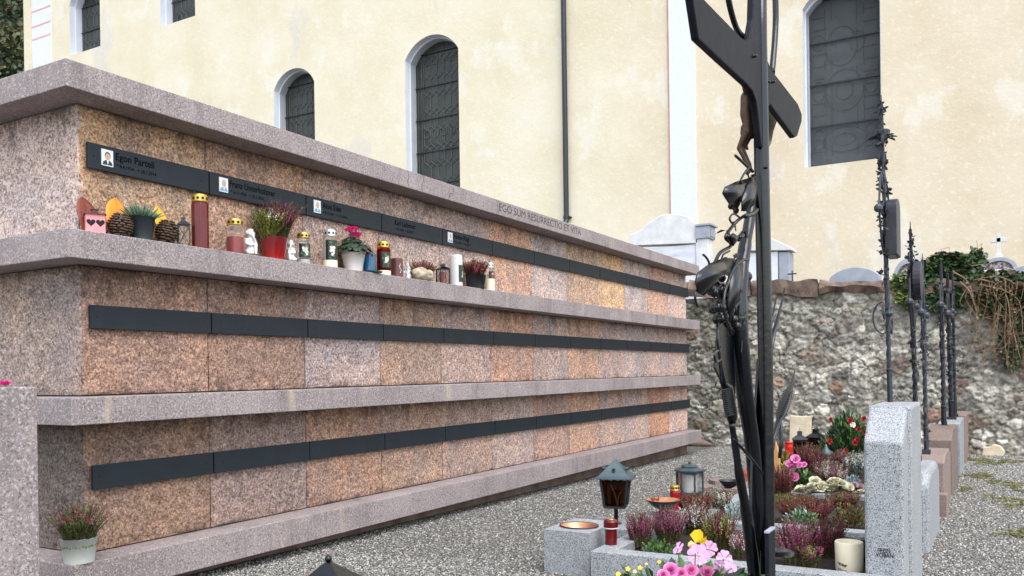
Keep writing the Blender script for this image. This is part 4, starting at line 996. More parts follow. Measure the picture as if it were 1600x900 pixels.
# --- pail on the lowest ledge
p=at_x(124,877,XF+.12); p.z=Zl['s4t']; t=thing('potted_heather','white enamel pail of purple heather on the lowest ledge by the corner','potted plant',p); s=pxm(p)
hp=38*s; pot(t,21*s,27*s,hp,'pail',.0,32,ripple=lambda a,j:1)
o=[x for x in t.children if x.name.startswith('pot')][0]
for v in o.data.vertices:
    if v.co.z>hp*.99: v.co.z+=.004*abs(math.sin(6*math.atan2(v.co.y,v.co.x)))
b=MB(); rs=random.Random(2)
for k in range(34):
    a=2*PI*k/34; z=hp*(.70+.03*math.sin(k*2.2)); rr=(21+6*z/hp)*s+.0008; c=Vector((rr*math.cos(a),rr*math.sin(a),z)); tt=Vector((-math.sin(a),math.cos(a),0)); q=rs.uniform(.004,.008)
    b.quad(c,tt*q*2,Vector((0,0,q*1.4)))
b.build('painted_garland',M['olive'],t)
b=MB(); b.lathe([(21.05*s,.001),(21.6*s,.012)],32,cap0=False,cap1=False); b.build('rust_ring',M['pail_rust'],t)
heather(t,47*s,72*s,200,['h_burg','h_mauve','h_burg'],41,thick=1.15,base_r=20*s,z0=hp*.8,gfrac=.84,green='green')
# ================================================================== GRAVES
XR=-.345
def stone(name,label,mt,pxf,pxb,pxl,ptop_f,ptop_b,slope,rear=None,thick=.2,rough_top=False,bev=.006,xr=XR):
    yf=at_x(pxf,760,xr).y; yb=at_x(pxb,760,xr).y; xl_=at_y(pxl,760,yf).x if pxl else xr-thick
    zf=at_y((pxf+(pxl or pxf-20))/2,ptop_f,yf).z; zp=at_y(pxf,ptop_b,yb-slope).z
    b=MB(); zg=gz(yf)-.15
    prof=lambda x,i=0:[(x,yf+i,zg),(x,yb-i,zg),(x,yb-i,zf-i),(x,yb-slope,zp-i),(x,yf+slope,zp-i),(x,yf+i,zf-i)]
    x1=xr-(rear or 0)
    b.prism(prof(xl_),(x1-xl_,0,0))
    o=b.build(name,mt,bevel=bev); tag(o,label,'gravestone')
    if rear:
        c=MB(); c.prism(prof(x1-.001,.018),(.012,0,0)); c.build('joint',M['granite'],o)
        c=MB(); c.prism([(x1+.010,p_[1],p_[2]) for p_ in prof(0,-.002 if False else .004)],(rear-.010,0,0)); c.build('rear_slab',mt,o,bevel=bev)
    return o,(xl_,xr,yf,yb,zf,zp)
yf=at_x(1412,760,XR).y; yb=at_x(1440,760,XR+.012).y; x0=at_y(1350,760,yf).x; zf=at_y(1385,690,yf).z; zp=at_y(1391,637,yf+.19).z; zg=gz(yf)-.15; g1=(x0,XR,yf,yb,zf,zp)
b=MB(); b.prism([(x0,yf,zg),(x0,yf+.20,zg),(x0,yf+.20,zp),(x0,yf+.185,zp),(x0,yf,zf)],(XR-x0,0,0)); S1=b.build('gravestone',M['granite'],bevel=.014)
tag(S1,'tall pale grey granite gravestone nearest the viewer with a sloping top','gravestone')
b=MB(); b.box(x0+.03,XR-.018,yf+.202,yf+.228,zg,zp-.02); b.build('joint',M['granite'],S1)
b=MB(); b.box(x0-.012,XR+.012,yf+.23,yb,zg,zp+.006); b.build('rear_slab',M['granite'],S1,bevel=.014)
text('FREIN.','inscription',M['letter'],S1,(at_y(1371.5,863,g1[2]-.0006).x,g1[2]-.0006,at_y(1372,863,g1[2]).z),FACE_Y,.018,at_y(1393,863,g1[2]).x-at_y(1371.5,863,g1[2]).x)
text('VOBAN','inscription',M['letter'],S1,(at_y(1368.5,870,g1[2]-.0006).x,g1[2]-.0006,at_y(1370,870,g1[2]).z),FACE_Y,.018,at_y(1396,870,g1[2]).x-at_y(1368.5,870,g1[2]).x)
S2,g2=stone('gravestone','low pale granite gravestone right behind the tall grey one',M['granite_pale'],1451,1468,None,757,719,.16,thick=.17,bev=.03)
S3,g3=stone('gravestone','pinkish brown gravestone with a flat top, third in the row',M['granite_pink'],1476,1486,None,722,700,.2,thick=.2,bev=.012)
S4,g4=stone('gravestone','tall brown gravestone with a rough weathered upper band, fourth in the row',M['granite_brown'],1488,1497.5,None,688,663,.22,thick=.2)
S5,g5=stone('gravestone','slim whitish granite gravestone between the brown and the last pink one',M['granite_pale'],1501,1507.5,None,662,652,.1,thick=.19)
S6,g6=stone('gravestone','narrow pink gravestone standing last before the rubble wall',M['granite_pink'],1509,1514,None,649,645,.1,thick=.16)
b=MB(); b.box(XR-.19,XR+.02,g3[2]-.12,g3[2]-.01,gz(g3[2])-.05,gz(g3[2])+.16); o=b.build('footing',M['granite_pink'],S3,bevel=.006)

def bed(label,mt,y0,y1,x0,x1,ztop,front=True,back=True,w=.09,split=None):
    t=thing('grave_border',label,'grave border',((x0+x1)/2,(y0+y1)/2,gz(y0))); L0=t.location
    def e(a,c,d,f):
        b=MB(); b.box(a,c,d,f,gz(y0)-.12,ztop); o=b.build('edging_stone',mt,t,bevel=.005); o.location=-L0
    if front: 
        if split: e(x0,split-.001,y0,y0+w); e(split+.001,x1,y0,y0+w)
        else: e(x0,x1,y0,y0+w)
    if back: e(x0,x1,y1-w,y1)
    e(x0,x0+w,y0+w+.002,y1-w-.002)
    b=MB(); n=18; vs=[]
    for j in range(n+1):
        for i in range(n+1):
            x=x0+w*.5+(x1-x0-w)*i/n; y=y0+w*.5+(y1-y0-w)*j/n; vs.append((x,y,ztop-.035+.025*noise.noise(Vector((x*6,y*6,0)))))
    b.add(vs,[(j*(n+1)+i,j*(n+1)+i+1,(j+1)*(n+1)+i+1,(j+1)*(n+1)+i) for j in range(n) for i in range(n)])
    tag(b.build('soil',M['soil']),kind='structure')
    return t
zt1=-.856
bed('light grey granite border of the nearest planted grave',M['granite'],3.68,4.79,-1.70,-.40,zt1,w=.10)
bed('grey granite border round the grave of the low pale stone',M['granite_pale'],4.80,6.28,-1.62,-.40,-.880,front=False,w=.09)
bed('reddish stone border of the grave with begonias and sedums',M['granite_pink'],6.30,7.75,-1.75,-.40,-.892,w=.09)
bed('brownish stone border of the grave with the red flowering shrub',M['granite_brown'],7.9,9.2,-1.9,-.40,-.93,w=.09)
bed('pale stone border of the farther grave before the slim gravestone',M['granite_pale'],9.5,10.5,-1.9,-.42,-.96,w=.09)
# granite blocks at the foot ends
t=thing('granite_block','square grey granite block with a copper dish sunk in its top','holy water stone',(-1.87,3.86,gz(3.8)))
b=MB(); bx=[(-.125,-.09),(.125,-.09),(.125,.27),(-.125,.27)]; zt_=.215
b.add([(x,y,z) for z in (-.08,zt_) for x,y in bx],[(3,2,1,0)]+[(i,(i+1)%4,4+(i+1)%4,4+i) for i in range(4)])
n=32; cx_,cy_=0,.06; ra,rb=.100,.086; ring=[]; sq=[]
for i in range(n):
    a=2*PI*i/n; ca,sa=math.cos(a),math.sin(a); ring.append((cx_+ra*ca,cy_+rb*sa,zt_)); f=min((.125/abs(ca)) if abs(ca)>1e-6 else 9,((.27-cy_ if sa>0 else cy_+.09)/abs(sa)) if abs(sa)>1e-6 else 9); sq.append((cx_+f*ca,cy_+f*sa,zt_))
corner=[]
vs_=ring+sq; b.add(vs_,[(n+i,n+(i+1)%n,(i+1)%n,i) for i in range(n)])
for (x,y) in bx:
    i=max(range(n),key=lambda k:0 if False else -1*((math.atan2(y-cy_,x-cx_)-2*PI*k/n)%(2*PI))); j=(i+1)%n
    b.add([sq[i],(x,y,zt_),sq[j]],[(0,1,2)])
b.build('block',M['granite'],t)
b=MB(); b.lathe([(1.03,.006),(1.0,.007),(.96,.0),(.86,-.022),(.6,-.038),(.01,-.042)],32,(0,.06,.215),0,.098,.084,cap0=False,cap1=False); b.build('copper_dish',M['copper'],t,smooth=True)
b=MB(); b.lathe([(1.0,.0075),(1.045,.0085),(1.05,.003)],32,(0,.06,.215),0,.098,.084,cap0=False,cap1=False); b.build('dish_rim',M['darkmetal'],t,smooth=True)
p=at_g(958,818,.09); b=MB(); b.box(-.17,.17,-.16,.18,-.2,.0); o=b.build('lantern_plinth',M['granite_pale'],bevel=.008); o.location=(p.x,p.y+.02,p.z); tag(o,'flat grey granite block under the dark tapered lantern','plinth'); PL=p
# L1 lantern
s=pxm(p); q=Vector((p.x+.02,p.y,p.z)); t=thing('grave_lantern','dark tapered lantern with amber panes and pyramid roof on a short post','lantern',q,R(14))
zb=28*s; w0=24*s*.70; w1=31*s*.72; hb=46*s
b=MB(); b.lathe([(.035,0),(.03,.006),(.013,.01),(.012,zb)],14); b.build('post',M['iron'],t)
b=MB()
for k in range(4):
    a=PI/4+k*PI/2; u=Vector((math.cos(a),math.sin(a),0))
    b.tube([u*w0*1.32+Vector((0,0,zb)),u*w1*1.32+Vector((0,0,zb+hb))],.007,4)
b.lathe([(w0*1.36,0),(w0*1.36,.014)],4,(0,0,zb-.008),rot=PI/4); b.build('frame',M['darkmetal'],t)
b=MB(); b.lathe([(w0*1.27,zb+.006),(w1*1.27,zb+hb)],4,rot=PI/4,cap0=False,cap1=False); gl=b.build('pane',M['glass_amber'],t)
b=MB(); b.lathe([(.03,zb+.006),(.03,zb+hb*.55)],12); b.build('candle_wax',M['redglow'],t)
for k in range(4):
    a=k*PI/2; u=Vector((math.cos(a),math.sin(a),0)); v=Vector((-u.y,u.x,0)); b=MB(); c=u*(w0*.95)+Vector((0,0,zb+.01))
    b.tube([c+v*.02,c+v*.005+u*.006+Vector((0,0,hb*.4)),c-v*.02+u*.013+Vector((0,0,hb*.75))],.0025,5); b.tube([c+v*.02,c+v*.025+u*.006+Vector((0,0,hb*.3)),c+v*.045+u*.01+Vector((0,0,hb*.5))],.0022,5); b.build('stalk_ornament',M['bronze'],t)
b=MB(); rw=w1*1.80
prof=[(rw,0),(rw*.78,.016),(rw*.45,.055),(rw*.10,.098),(.004,.108)]
b.lathe(prof,4,(0,0,zb+hb-.002),rot=PI/4,cap0=True); 
n=44; vs=[]
for k in range(n):
    f=k/n*4; i=int(f); u=f-i; a0=PI/4+i*PI/2; a1=a0+PI/2; p0=Vector((rw*math.cos(a0),rw*math.sin(a0),0)); p1=Vector((rw*math.cos(a1),rw*math.sin(a1),0)); c=p0.lerp(p1,u); vs.append((c.x,c.y,zb+hb)); vs.append((c.x*1.01,c.y*1.01,zb+hb-.005-(.006 if k%2 else 0)))
b.add(vs,[(2*k,2*k+1,(2*k+3)%(2*n),(2*k+2)%(2*n)) for k in range(n)])
b.build('roof',M['zinc'],t)
for k in range(4):
    a=k*PI/2; u=Vector((math.cos(a),math.sin(a),0)); c=u*(rw*.40)+Vector((0,0,zb+hb+.048)); b=MB(); b.tube([c-u*.01,c+u*.016],.010,10); b.tube([c+u*.0162,c+u*.0166],.0075,10,1); b.build('vent',[M['zinc'],M['black']],t)
# red pillar candle
p=at_g(955,856,.135); s=pxm(p); t=thing('grave_candle','red plastic grave candle with a white ring at the corner of the granite border','candle',p); r=11*s
b=MB(); b.lathe([(r*.82,0),(r*.84,.003),(r*.84,31*s),(r*.84,32*s)],24); b.build('jar',M['redwax'],t,smooth=False)
b=MB(); b.lathe([(r*1.0,32*s),(r*1.04,32.5*s),(r*1.04,41*s),(r*.9,44*s),(r*.5,45*s)],24); b.build('lid',M['redwax'],t)
b=MB(); b.lathe([(r*1.06,31*s),(r*1.06,32.6*s)],24); b.build('ring',M['white'],t)
b=MB(); b.lathe([(r*.45,45*s),(r*.40,45.6*s)],12); b.build('lid_cap',M['gold'],t)
# bowl on block
p=at_g(1032,806,.20); BZ=p.z; b=MB(); b.box(-.115,.125,-.10,.15,-.30,0); o=b.build('bowl_plinth',M['granite_pale'],bevel=.006); o.location=(p.x,p.y+.05,p.z); tag(o,'pale granite block carrying the copper lined bowl','plinth')
q=at_g(1032,797,.20); s=pxm(q); q=Vector((p.x,p.y+.05,p.z)); t=thing('fire_bowl','dark metal bowl on a foot with bright copper inside','bowl',q); r=25.5*s
b=MB(); b.lathe([(r*.45,0),(r*.42,3*s),(r*.28,4*s),(r*.26,8*s),(r*.7,14*s),(r*1.0,21.5*s),(r*1.0,22.5*s)],32,cap1=False); b.build('bowl',M['darkmetal'],t,smooth=True)
b=MB(); b.lathe([(r*1.0,22.6*s),(r*.94,22.2*s),(r*.6,15.5*s),(.001,13*s)],32,cap0=False,cap1=False); b.build('copper_lining',M['copper'],t,smooth=True)
b=MB(); rs=random.Random(2)
for k in range(16): b.leaf((-r*.5+rs.gauss(0,.01),rs.gauss(0,.01),20*s),(rs.gauss(-.3,.6),rs.gauss(0,.6),.6),(rs.gauss(0,1),1,0),.03,.014,rs.randrange(2))
o=b.build('leaf_sprig',[M['olive'],M['leaf_brown']]); o.location=q; tag(o,'small sprig of dry leaves lying in the copper bowl','sprig')
def small_candle(label,px,yb,yt,wpx,lidm,jar,dz):
    p=at_g(px,yb,dz); s=pxm(p); t=thing('grave_candle',label,'candle',p); r=wpx/2*s; h=(yb-yt)*s
    b=MB(); b.lathe([(r*.92,0),(r,.004),(r,h*.72),(r*.9,h*.8)],20); b.build('jar',M[jar],t)
    b=MB(); lid(b,r*.92,h*.2,h*.8,20); b.build('lid',[M[lidm],M['black']],t); return t
small_candle('red grave candle with a gold lid standing behind the copper bowl',1055,797,758,16,'gold','redglow',.16)
# L2 hexagonal lantern
p=at_g(1078,770,.05); s=pxm(p); t=thing('grave_lantern','grey green hexagonal lantern with a white candle beyond the bowl','lantern',p,R(10)); r=20*s; h=34*s
b=MB(); b.lathe([(r*1.02,-.06),(r*1.02,2*s)],6); b.build('base',M['zinc'],t)
b=MB()
for k in range(6):
    a=k*PI/3; b.tube([(r*math.cos(a),r*math.sin(a),0),(r*math.cos(a),r*math.sin(a),h)],.008,4)
b.lathe([(r*1.02,h-.012),(r*1.02,h)],6); b.build('frame',M['zinc'],t)
b=MB(); b.lathe([(r*.94,.006),(r*.94,h-.01)],6,cap0=False,cap1=False); b.build('pane',M['glass'],t)
b=MB(); b.lathe([(r*.5,.0),(r*.5,h*.86),(r*.4,h*.88)],20); b.build('candle_wax',M['white'],t)
b=MB(); b.lathe([(r*1.2,h),(r*1.22,h+2*s),(r*.62,h+6*s),(r*.5,h+6.5*s),(r*.66,h+7*s),(r*.62,h+9*s),(r*.12,h+11.5*s),(r*.14,h+14*s),(r*.05,h+15*s)],6); b.build('roof',M['zinc'],t)
# flat paving stones, tray, terracotta pot beyond
for i,(px,py,w_) in enumerate(((1098,762,30),(1122,752,26),(1140,766,24))):
    p=at_g(px,py,.02); s=pxm(p); b=MB(); rs=random.Random(i); n=9; pts=[(math.cos(k*2*PI/n)*w_*s*.5*rs.uniform(.8,1.1),math.sin(k*2*PI/n)*w_*s*.9*rs.uniform(.8,1.1),-.03) for k in range(n)]
    b.prism(pts,(0,0,.05)); o=b.build('paving_stone',M['granite_pink'],bevel=.006); o.location=p
    tag(o,['flat pinkish paving stone just right of the hexagonal lantern','flat pinkish paving stone under the dark tray','flat pinkish paving stone before the silver leaved bush'][i],'paving stone')
p=at_g(1140,760,.05); b=MB(); b.lathe([(.05,0),(.09,.05),(.094,.052),(.085,.052),(.05,.01)],20,cap1=True); o=b.build('plant_tray',M['darkmetal']); o.location=p; tag(o,'dark round tray on the gravel left of the iron stems','tray')
p=at_g(1162,768,.04); s=pxm(p); b=MB(); b.lathe([(.045,0),(.06,28*s),(.068,28.5*s),(.068,34*s),(.06,34*s),(.055,26*s)],20); o=b.build('terracotta_pot',M['terracotta']); o.location=p; tag(o,'terracotta pot mostly hidden behind the iron stems','pot')
# white candle by S1
p=at_g(1323,896,.125); s=pxm(p); t=thing('pillar_candle','thick cream pillar candle with a hollow top beside the tall granite stone','candle',(p.x,p.y+.07,p.z)); r=21.5*s
b=MB(); b.lathe([(r*.95,0),(r*.97,.005),(r,44*s),(r*.96,46*s),(r*.84,45*s),(r*.8,38*s),(r*.3,36*s)],28,ripple=lambda a,j:1+.012*math.sin(3*a+j)); b.build('candle_wax',M['cream'],t,smooth=True)
b=MB(); rs=random.Random(1)
for k in range(9):
    a=-2.25+k*.075; z=(12 if k%2 else 14)*s-k*.35*s; b.quad(((r*.985)*math.cos(a),(r*.985)*math.sin(a),z),Vector((-math.sin(a),math.cos(a),0))*.012,Vector((0,0,.008))); b.quad(((r*.98)*math.cos(a),(r*.98)*math.sin(a),z-9*s),Vector((-math.sin(a),math.cos(a),0))*.010,Vector((0,0,.005)))
b.build('soot_mark',M['wax_stain'],t)
b=MB(); b.box(-.022,.022,-.04,.04,0,.105); b.box(-.03,.03,-.045,.045,.105,.118,1); o=b.build('grave_lantern',[M['iron'],M['granite_pale']]); p2=at_g(1347,886,.125); o.location=(p2.x,p2.y+.12,p2.z); tag(o,'small dark box lantern with a pale top squeezed behind the cream candle','lantern')

# ---------------------------------------------------------------- plants on the graves (base pixel, half width px, height px)
def hp_(label,px,pyb,hw,ht,n,cols,seed,dz=.12,gf=.42,green='green',th=1.25,group=None,sp=None):
    ht*=1.12; th*=1.12
    p=at_g(px,pyb,dz); s=pxm(p); t=thing('heather_plant',label,'heather',p,0,group); heather(t,hw*s,ht*s,int(n*1.25),cols,seed,base_r=hw*s*.55,gfrac=gf,green=green,thick=th); return t
def md_(label,px,pyb,hw,ht,n,leaf,mats,seed,dz=.12,cat='plant',name='leafy_plant',wid=.5,ry=None):
    p=at_g(px,pyb,dz); s=pxm(p); t=thing(name,label,cat,p); mound(t,hw*s,(ry or hw)*s,ht*s,n,leaf,mats,seed,wid=wid); return t
hp_('purple heather at the foot corner right of the red candle',1000,853,26,58,105,['h_mauve','h_purple','h_burg'],51)
hp_('bushy purple pink heather in front of the copper bowl block',1045,848,30,62,130,['h_purple','h_mauve','h_mauve'],52)
hp_('white tipped heather spikes between the purple clumps',1086,838,24,62,60,['h_white','h_white','h_mauve'],53)
hp_('dark burgundy heather with yellow stems behind the yellow petal',1122,862,30,72,110,['h_burg','h_burg','h_purple','green_yel'],54)
hp_('short pinkish white heather just left of the iron stems',1158,872,22,46,60,['h_pink','h_white','h_mauve'],55,gf=.5)
md_('low green ground cover plant behind the granite front edge',1030,868,38,26,420,.020,['green_mid','green_dark','green_mid'],56)
hp_('tall pink heather right of the iron pole',1243,884,30,80,105,['h_pink','h_purple','h_mauve','h_burg'],57,gf=.35)
hp_('dark purple heather beside the cream pillar candle',1290,872,34,72,120,['h_burg','h_purple','h_burg'],58,gf=.35)
hp_('green and purple heather right behind the granite front edge',1266,888,22,44,50,['green_yel','h_mauve','h_pink'],59,gf=.6)
# second grave
hp_('rust brown heather below the hexagonal lantern',1085,806,34,42,130,['h_rust','h_burg','h_rust'],61,th=1.5)
hp_('pale straw coloured heather right of the rust brown one',1127,800,20,40,70,['h_white','h_rust','creamleaf'],62,th=1.5,gf=.3)
md_('silver grey cushion plant left of the iron stems',1146,816,22,36,520,.022,['silver_leaf','silver_leaf','bluegrey'],63,wid=.35)
hp_('wide burgundy heather cushion behind the pale granite edging',1258,815,52,44,260,['h_burg','h_burg','h_rust'],64,th=1.5,gf=.2)
md_('bright green cushion plant in front of the burgundy heather',1253,822,30,30,900,.024,['green_mid','green_mid','silver_leaf'],65,wid=.4)
md_('olive green low plant next to the tall granite stone',1330,822,34,42,800,.024,['olive','green_dark','olive','h_rust'],66,wid=.35)
hp_('greenish brown heather along the stone edging behind the burgundy cushion',1236,792,34,22,150,['h_rust','olive','green_yel'],85,th=1.6,gf=.5)
hp_('reddish heather tuft in the back corner by the granite stone',1318,790,30,24,130,['h_burg','olive','h_rust'],86,th=1.6,gf=.4)
# third grave
p=at_g(1248,768,.12); s=pxm(p); t=thing('begonia_plant','pink double begonias with dark green leaves on the third grave','flowering plant',p); mound(t,40*s,34*s,40*s,230,.05,['green_dark','green_dark','green_mid'],67,name='leaves',wid=.6)
b=MB(); rs=random.Random(7)
for (px,py,r) in ((1243,718,9),(1235,724,7),(1252,727,6),(1241,744,8),(1236,730,5)):
    c=at_y(px,py,p.y-.14)-p
    for k in range(3): rosette_flower(b,c+Vector((rs.gauss(0,.008),rs.gauss(0,.008),rs.gauss(0,.006))),(.1,-.8,.5),r*s*.9,7,3,0,rs)
b.build('blossom',M['beg_pink'],t)
hp_('dark burgundy heather right beside the iron pole on the third grave',1222,776,22,54,110,['h_burg','h_red','h_burg'],68,th=1.5,gf=.25)
hp_('tall mauve heather behind the pink begonias',1268,742,24,54,110,['h_mauve','h_red','h_burg'],69,th=1.6,gf=.25,dz=.14)
hp_('grey brown faded heather in the middle of the third grave',1298,768,28,52,130,['h_mauve','creamleaf','h_rust'],70,th=1.6,gf=.45,green='silver_leaf')
hp_('spiky reddish heather below the small grey lantern',1312,742,20,44,80,['h_rust','h_mauve'],71,th=1.6,gf=.4,dz=.14)
hp_('silvery white spiky plant left of the tall granite stone',1338,744,20,42,80,['h_white','silver_leaf'],72,th=1.7,gf=.5,green='silver_leaf',dz=.14)
md_('blue grey cushion plant behind the variegated sedums',1330,764,20,22,360,.03,['bluegrey','bluegrey','silver_leaf'],73,wid=.35)
for i,(px,py) in enumerate(((1262,776),(1280,776),(1298,777),(1316,778),(1334,778))):
    p=at_g(px,py,.125); s=pxm(p); t=thing('sedum_plant',['pale variegated rosette plant at the left end of the stone edging row','cream and green rosette plant, second from the left on the edging','cream and mauve rosette plant in the middle of the edging row','cream rosette plant, fourth from the left on the edging','mauve and cream rosette plant at the right end next to the granite stone'][i],'plant',p,0,'variegated plants along the stone edging')
    b=MB(); rs=random.Random(80+i)
    for k in range(9):
        c=Vector((rs.gauss(0,9*s),rs.gauss(0,7*s),8*s+abs(rs.gauss(0,6*s)))); rosette_flower(b,c,(rs.gauss(0,.3),rs.gauss(-.4,.3),1),.052*rs.uniform(.7,1.1),6,3,rs.choice([0,0,1]) if i<4 else rs.choice([0,1,1]),rs)
    b.build('rosette',[M['creamleaf'],M['mauveleaf']],t)
p=at_g(1240,772,.12)
# fourth grave
p=at_g(1325,722,.16); s=pxm(p); t=thing('flowering_shrub','dark green shrub with bright red flowers left of the tall granite stone','shrub',p); mound(t,44*s,34*s,86*s,1500,.075,['green_dark','green_dark','green_mid'],81,name='leaves',wid=.33,up=.8)
b=MB(); rs=random.Random(9)
for (px,py,m) in ((1299,657,0),(1328,658,0),(1332,664,1),(1342,671,0),(1352,676,0),(1336,692,0),(1340,688,0),(1322,705,0),(1296,690,0),(1350,655,0)):
    c=at_y(px,py,p.y-.2)-p; rosette_flower(b,c,(rs.gauss(0,.5),-.8,.4),.032,6,3,m,rs,wid=.55)
b.build('blossom',[M['redflower'],M['h_white']],t)
def roof_lantern(label,px,yb,yt,wpx,dz,m,gl,rz):
    p=at_g(px,yb,dz); s=pxm(p); t=thing('grave_lantern',label,'lantern',p,R(rz)); cage_lantern(t,wpx*s*.72,(yb-yt)*s,m,gl); 
    b=MB(); w=wpx*s*.16; b.lathe([(w,.01),(w,(yb-yt)*s*.4)],12); b.build('candle_wax',M['gold'],t); return t
roof_lantern('dark iron lantern with amber light in front of the pale wall stone',1250,722,668,30,.1,M['darkmetal'],M['glass_amber'],12)
roof_lantern('second dark iron lantern half hidden by the red flowering shrub',1275,720,664,30,.1,M['iron'],M['glass_amber'],-20)
t=small_candle('bright red candle among the orange plants below the iron lanterns',1234,716,690,14,'redbright','redbright',.1)
p=at_g(1291,738,.14); s=pxm(p); t=thing('grave_lantern','small grey lantern with a bell roof between heather and red shrub','lantern',p); r=8*s
b=MB(); b.lathe([(r,0),(r,26*s)],12); b.build('glass',M['glass'],t,smooth=False)
b=MB(); b.lathe([(r*1.5,26*s),(r*1.3,31*s),(r*.6,36*s),(r*.3,40*s),(r*.2,44*s)],16); b.build('roof',M['zinc'],t,smooth=True)
b=MB(); b.lathe([(r*.6,0),(r*.6,18*s)],12); b.build('candle_wax',M['cream'],t)
hp_('rust and orange plant just right of the iron pole on the fourth grave',1224,732,16,30,80,['h_rust','berry','green_yel'],82,th=1.7,gf=.4)
md_('small yellow green plant at the foot of the rust coloured one',1232,738,14,20,160,.04,['green_yel','olive'],83)
# pale block by the wall
p=at_y(1250,664,YW-.12); b=MB(); s=pxm(p); rs=random.Random(3)
b.prism([(-17*s,0,-28*s),(15*s,0,-28*s),(17*s,0,9*s),(19*s,0,15*s),(5*s,0,13*s),(-15*s,0,15*s)],(0,.06,0)); o=b.build('stone_slab',M['stone_cream'],bevel=.01); o.location=p; tag(o,'pale cream stone slab leaning at the rubble wall above the lanterns','stone')
b2=MB()
# wooden marker behind the iron cross
p=at_g(1200,776,.05); s=pxm(p)
def W2(px,py): q=at_y(px,py,p.y); return (q.x-p.x,0,q.z-p.z)
b=MB(); b.prism([W2(1181,780),W2(1217,780),W2(1219,735),W2(1218,712),W2(1212,690),W2(1203,640),W2(1190,600),W2(1184,588),W2(1180,600)],(0,.03,0)); o=b.build('wooden_marker',M['wood'],bevel=.004); o.location=p; tag(o,'tall curved larch wood grave marker hidden behind the iron cross pole','grave marker')

# ---------------------------------------------------------------- near grave: flowers in a planter, lantern
p=at_x(1100,905,-.62); PZ=p.z-.05
t=thing('planter','grey stone planter of pink and yellow summer flowers in the foreground','planter',(p.x-.04,p.y,gz(p.y)))
hh=PZ-gz(p.y); b=MB(); b.lathe([(.13,0),(.16,hh*.9),(.17,hh),(.155,hh),(.15,hh*.93),(.02,hh*.93)],28); b.build('pot',M['granite'],t)
def fl_place(px,py,X): return at_x(px,py,X)-t.location
rs=random.Random(17); b=MB()
for k in range(260):
    a=rs.random()*6.28; q=math.sqrt(rs.random()); c=Vector((math.cos(a)*q*.15,math.sin(a)*q*.17,hh+rs.uniform(-.02,.035))); b.leaf(c,(math.cos(a)*q,math.sin(a)*q,.6+rs.gauss(0,.3)),(rs.gauss(0,1),rs.gauss(0,1),0),.045*rs.uniform(.6,1.2),.022,rs.randrange(2))
b.build('leaves',[M['green_dark'],M['green_mid']],t)
XP=p.x-.03
b=MB(); st=MB()
def stemto(c): st.tube([Vector((c.x*.6,c.y*.6,hh-.02)),c*.5+Vector((c.x*.3,c.y*.3,(hh)*.5)) if False else Vector((c.x*.85,c.y*.9,(c.z+hh)/2)),c],.0016,4)
def flat5(px,py,r,m,up,X=None):
    c=fl_place(px,py,X or XP); stemto(c); up=Vector(up).normalized(); o=up.orthogonal().normalized()
    for i in range(5):
        a=i*1.2566+rs.uniform(-.10,.10)+px; d=Matrix.Rotation(a,3,up)@o; d=(d+up*rs.uniform(-.12,.22)).normalized()
        round_petal(b,c+up*.0005*i,d,up,r*rs.uniform(.9,1.08),.60,m,.06,.16,rs)
    b.ball(c+up*.003,.0035,(1,1,1),6,2)
VC=(.35,-.9,.45)
flat5(1092,868,.030,0,VC); flat5(1106,858,.026,0,(.2,-.9,.5),XP-.01); flat5(1131,874,.026,0,(.5,-.8,.4)); flat5(1060,857,.019,1,(-.5,-.5,.7),XP-.01); flat5(1143,888,.020,1,(.7,-.6,.4)); flat5(1124,884,.018,1,(.6,-.8,.1))
b.build('impatiens_blossom',[M['imp_pink'],M['imp_lilac'],M['white']],t,smooth=True)
b=MB()
for (px,py,r) in ((1048,893,.030),(1080,893,.028),(1105,896,.030),(1064,898,.026),(1122,900,.024),(1036,900,.022)):
    c=fl_place(px,py,XP+.015); stemto(c)
    rosette_flower(b,c,(.3,-.7,.75),r*.72,8,5,0,rs,.7,.3)
b.build('begonia_blossom',M['beg_pink'],t)
b=MB()
c=fl_place(1087,849,XP+.01); stemto(c)
b.leaf(c,(.3,.1,1),(.85,.5,0),.036,.034,0,.3); b.leaf(c+Vector((.004,.004,.002)),(.7,.45,.55),(.3,-.5,.6),.026,.026,0,.3); b.leaf(c,(-.6,-.3,-.2),(0,.3,1),.020,.02,1,.3); b.leaf(c,(.1,-.5,-.8),(1,.4,0),.026,.022,2,.3)
for (px,py,r) in ((981,889,.006),(1000,887,.006),(966,897,.006),(1030,878,.005),(992,893,.005),(1010,881,.004)):
    c=fl_place(px,py,XP-.08); stemto(c); u=Vector((.3,-.8,.6)).normalized(); o=u.orthogonal().normalized(); k0=0 if px not in (992,1010) else 1
    for i in range(5):
        d=Matrix.Rotation(i*1.2566,3,u)@o; b.leaf(c,d,u.cross(d),r,r*.8,k0)
b.build('yellow_blossom',[M['yellow'],M['orange_pet'],M['imp_lilac']],t)
st.build('stems',M['green_mid'],t)
# bed under the near cross (below the picture edge)
bed('granite border of the near grave below the iron cross',M['granite'],1.35,2.9,-1.9,-.35,gz(2)+.13,w=.1)
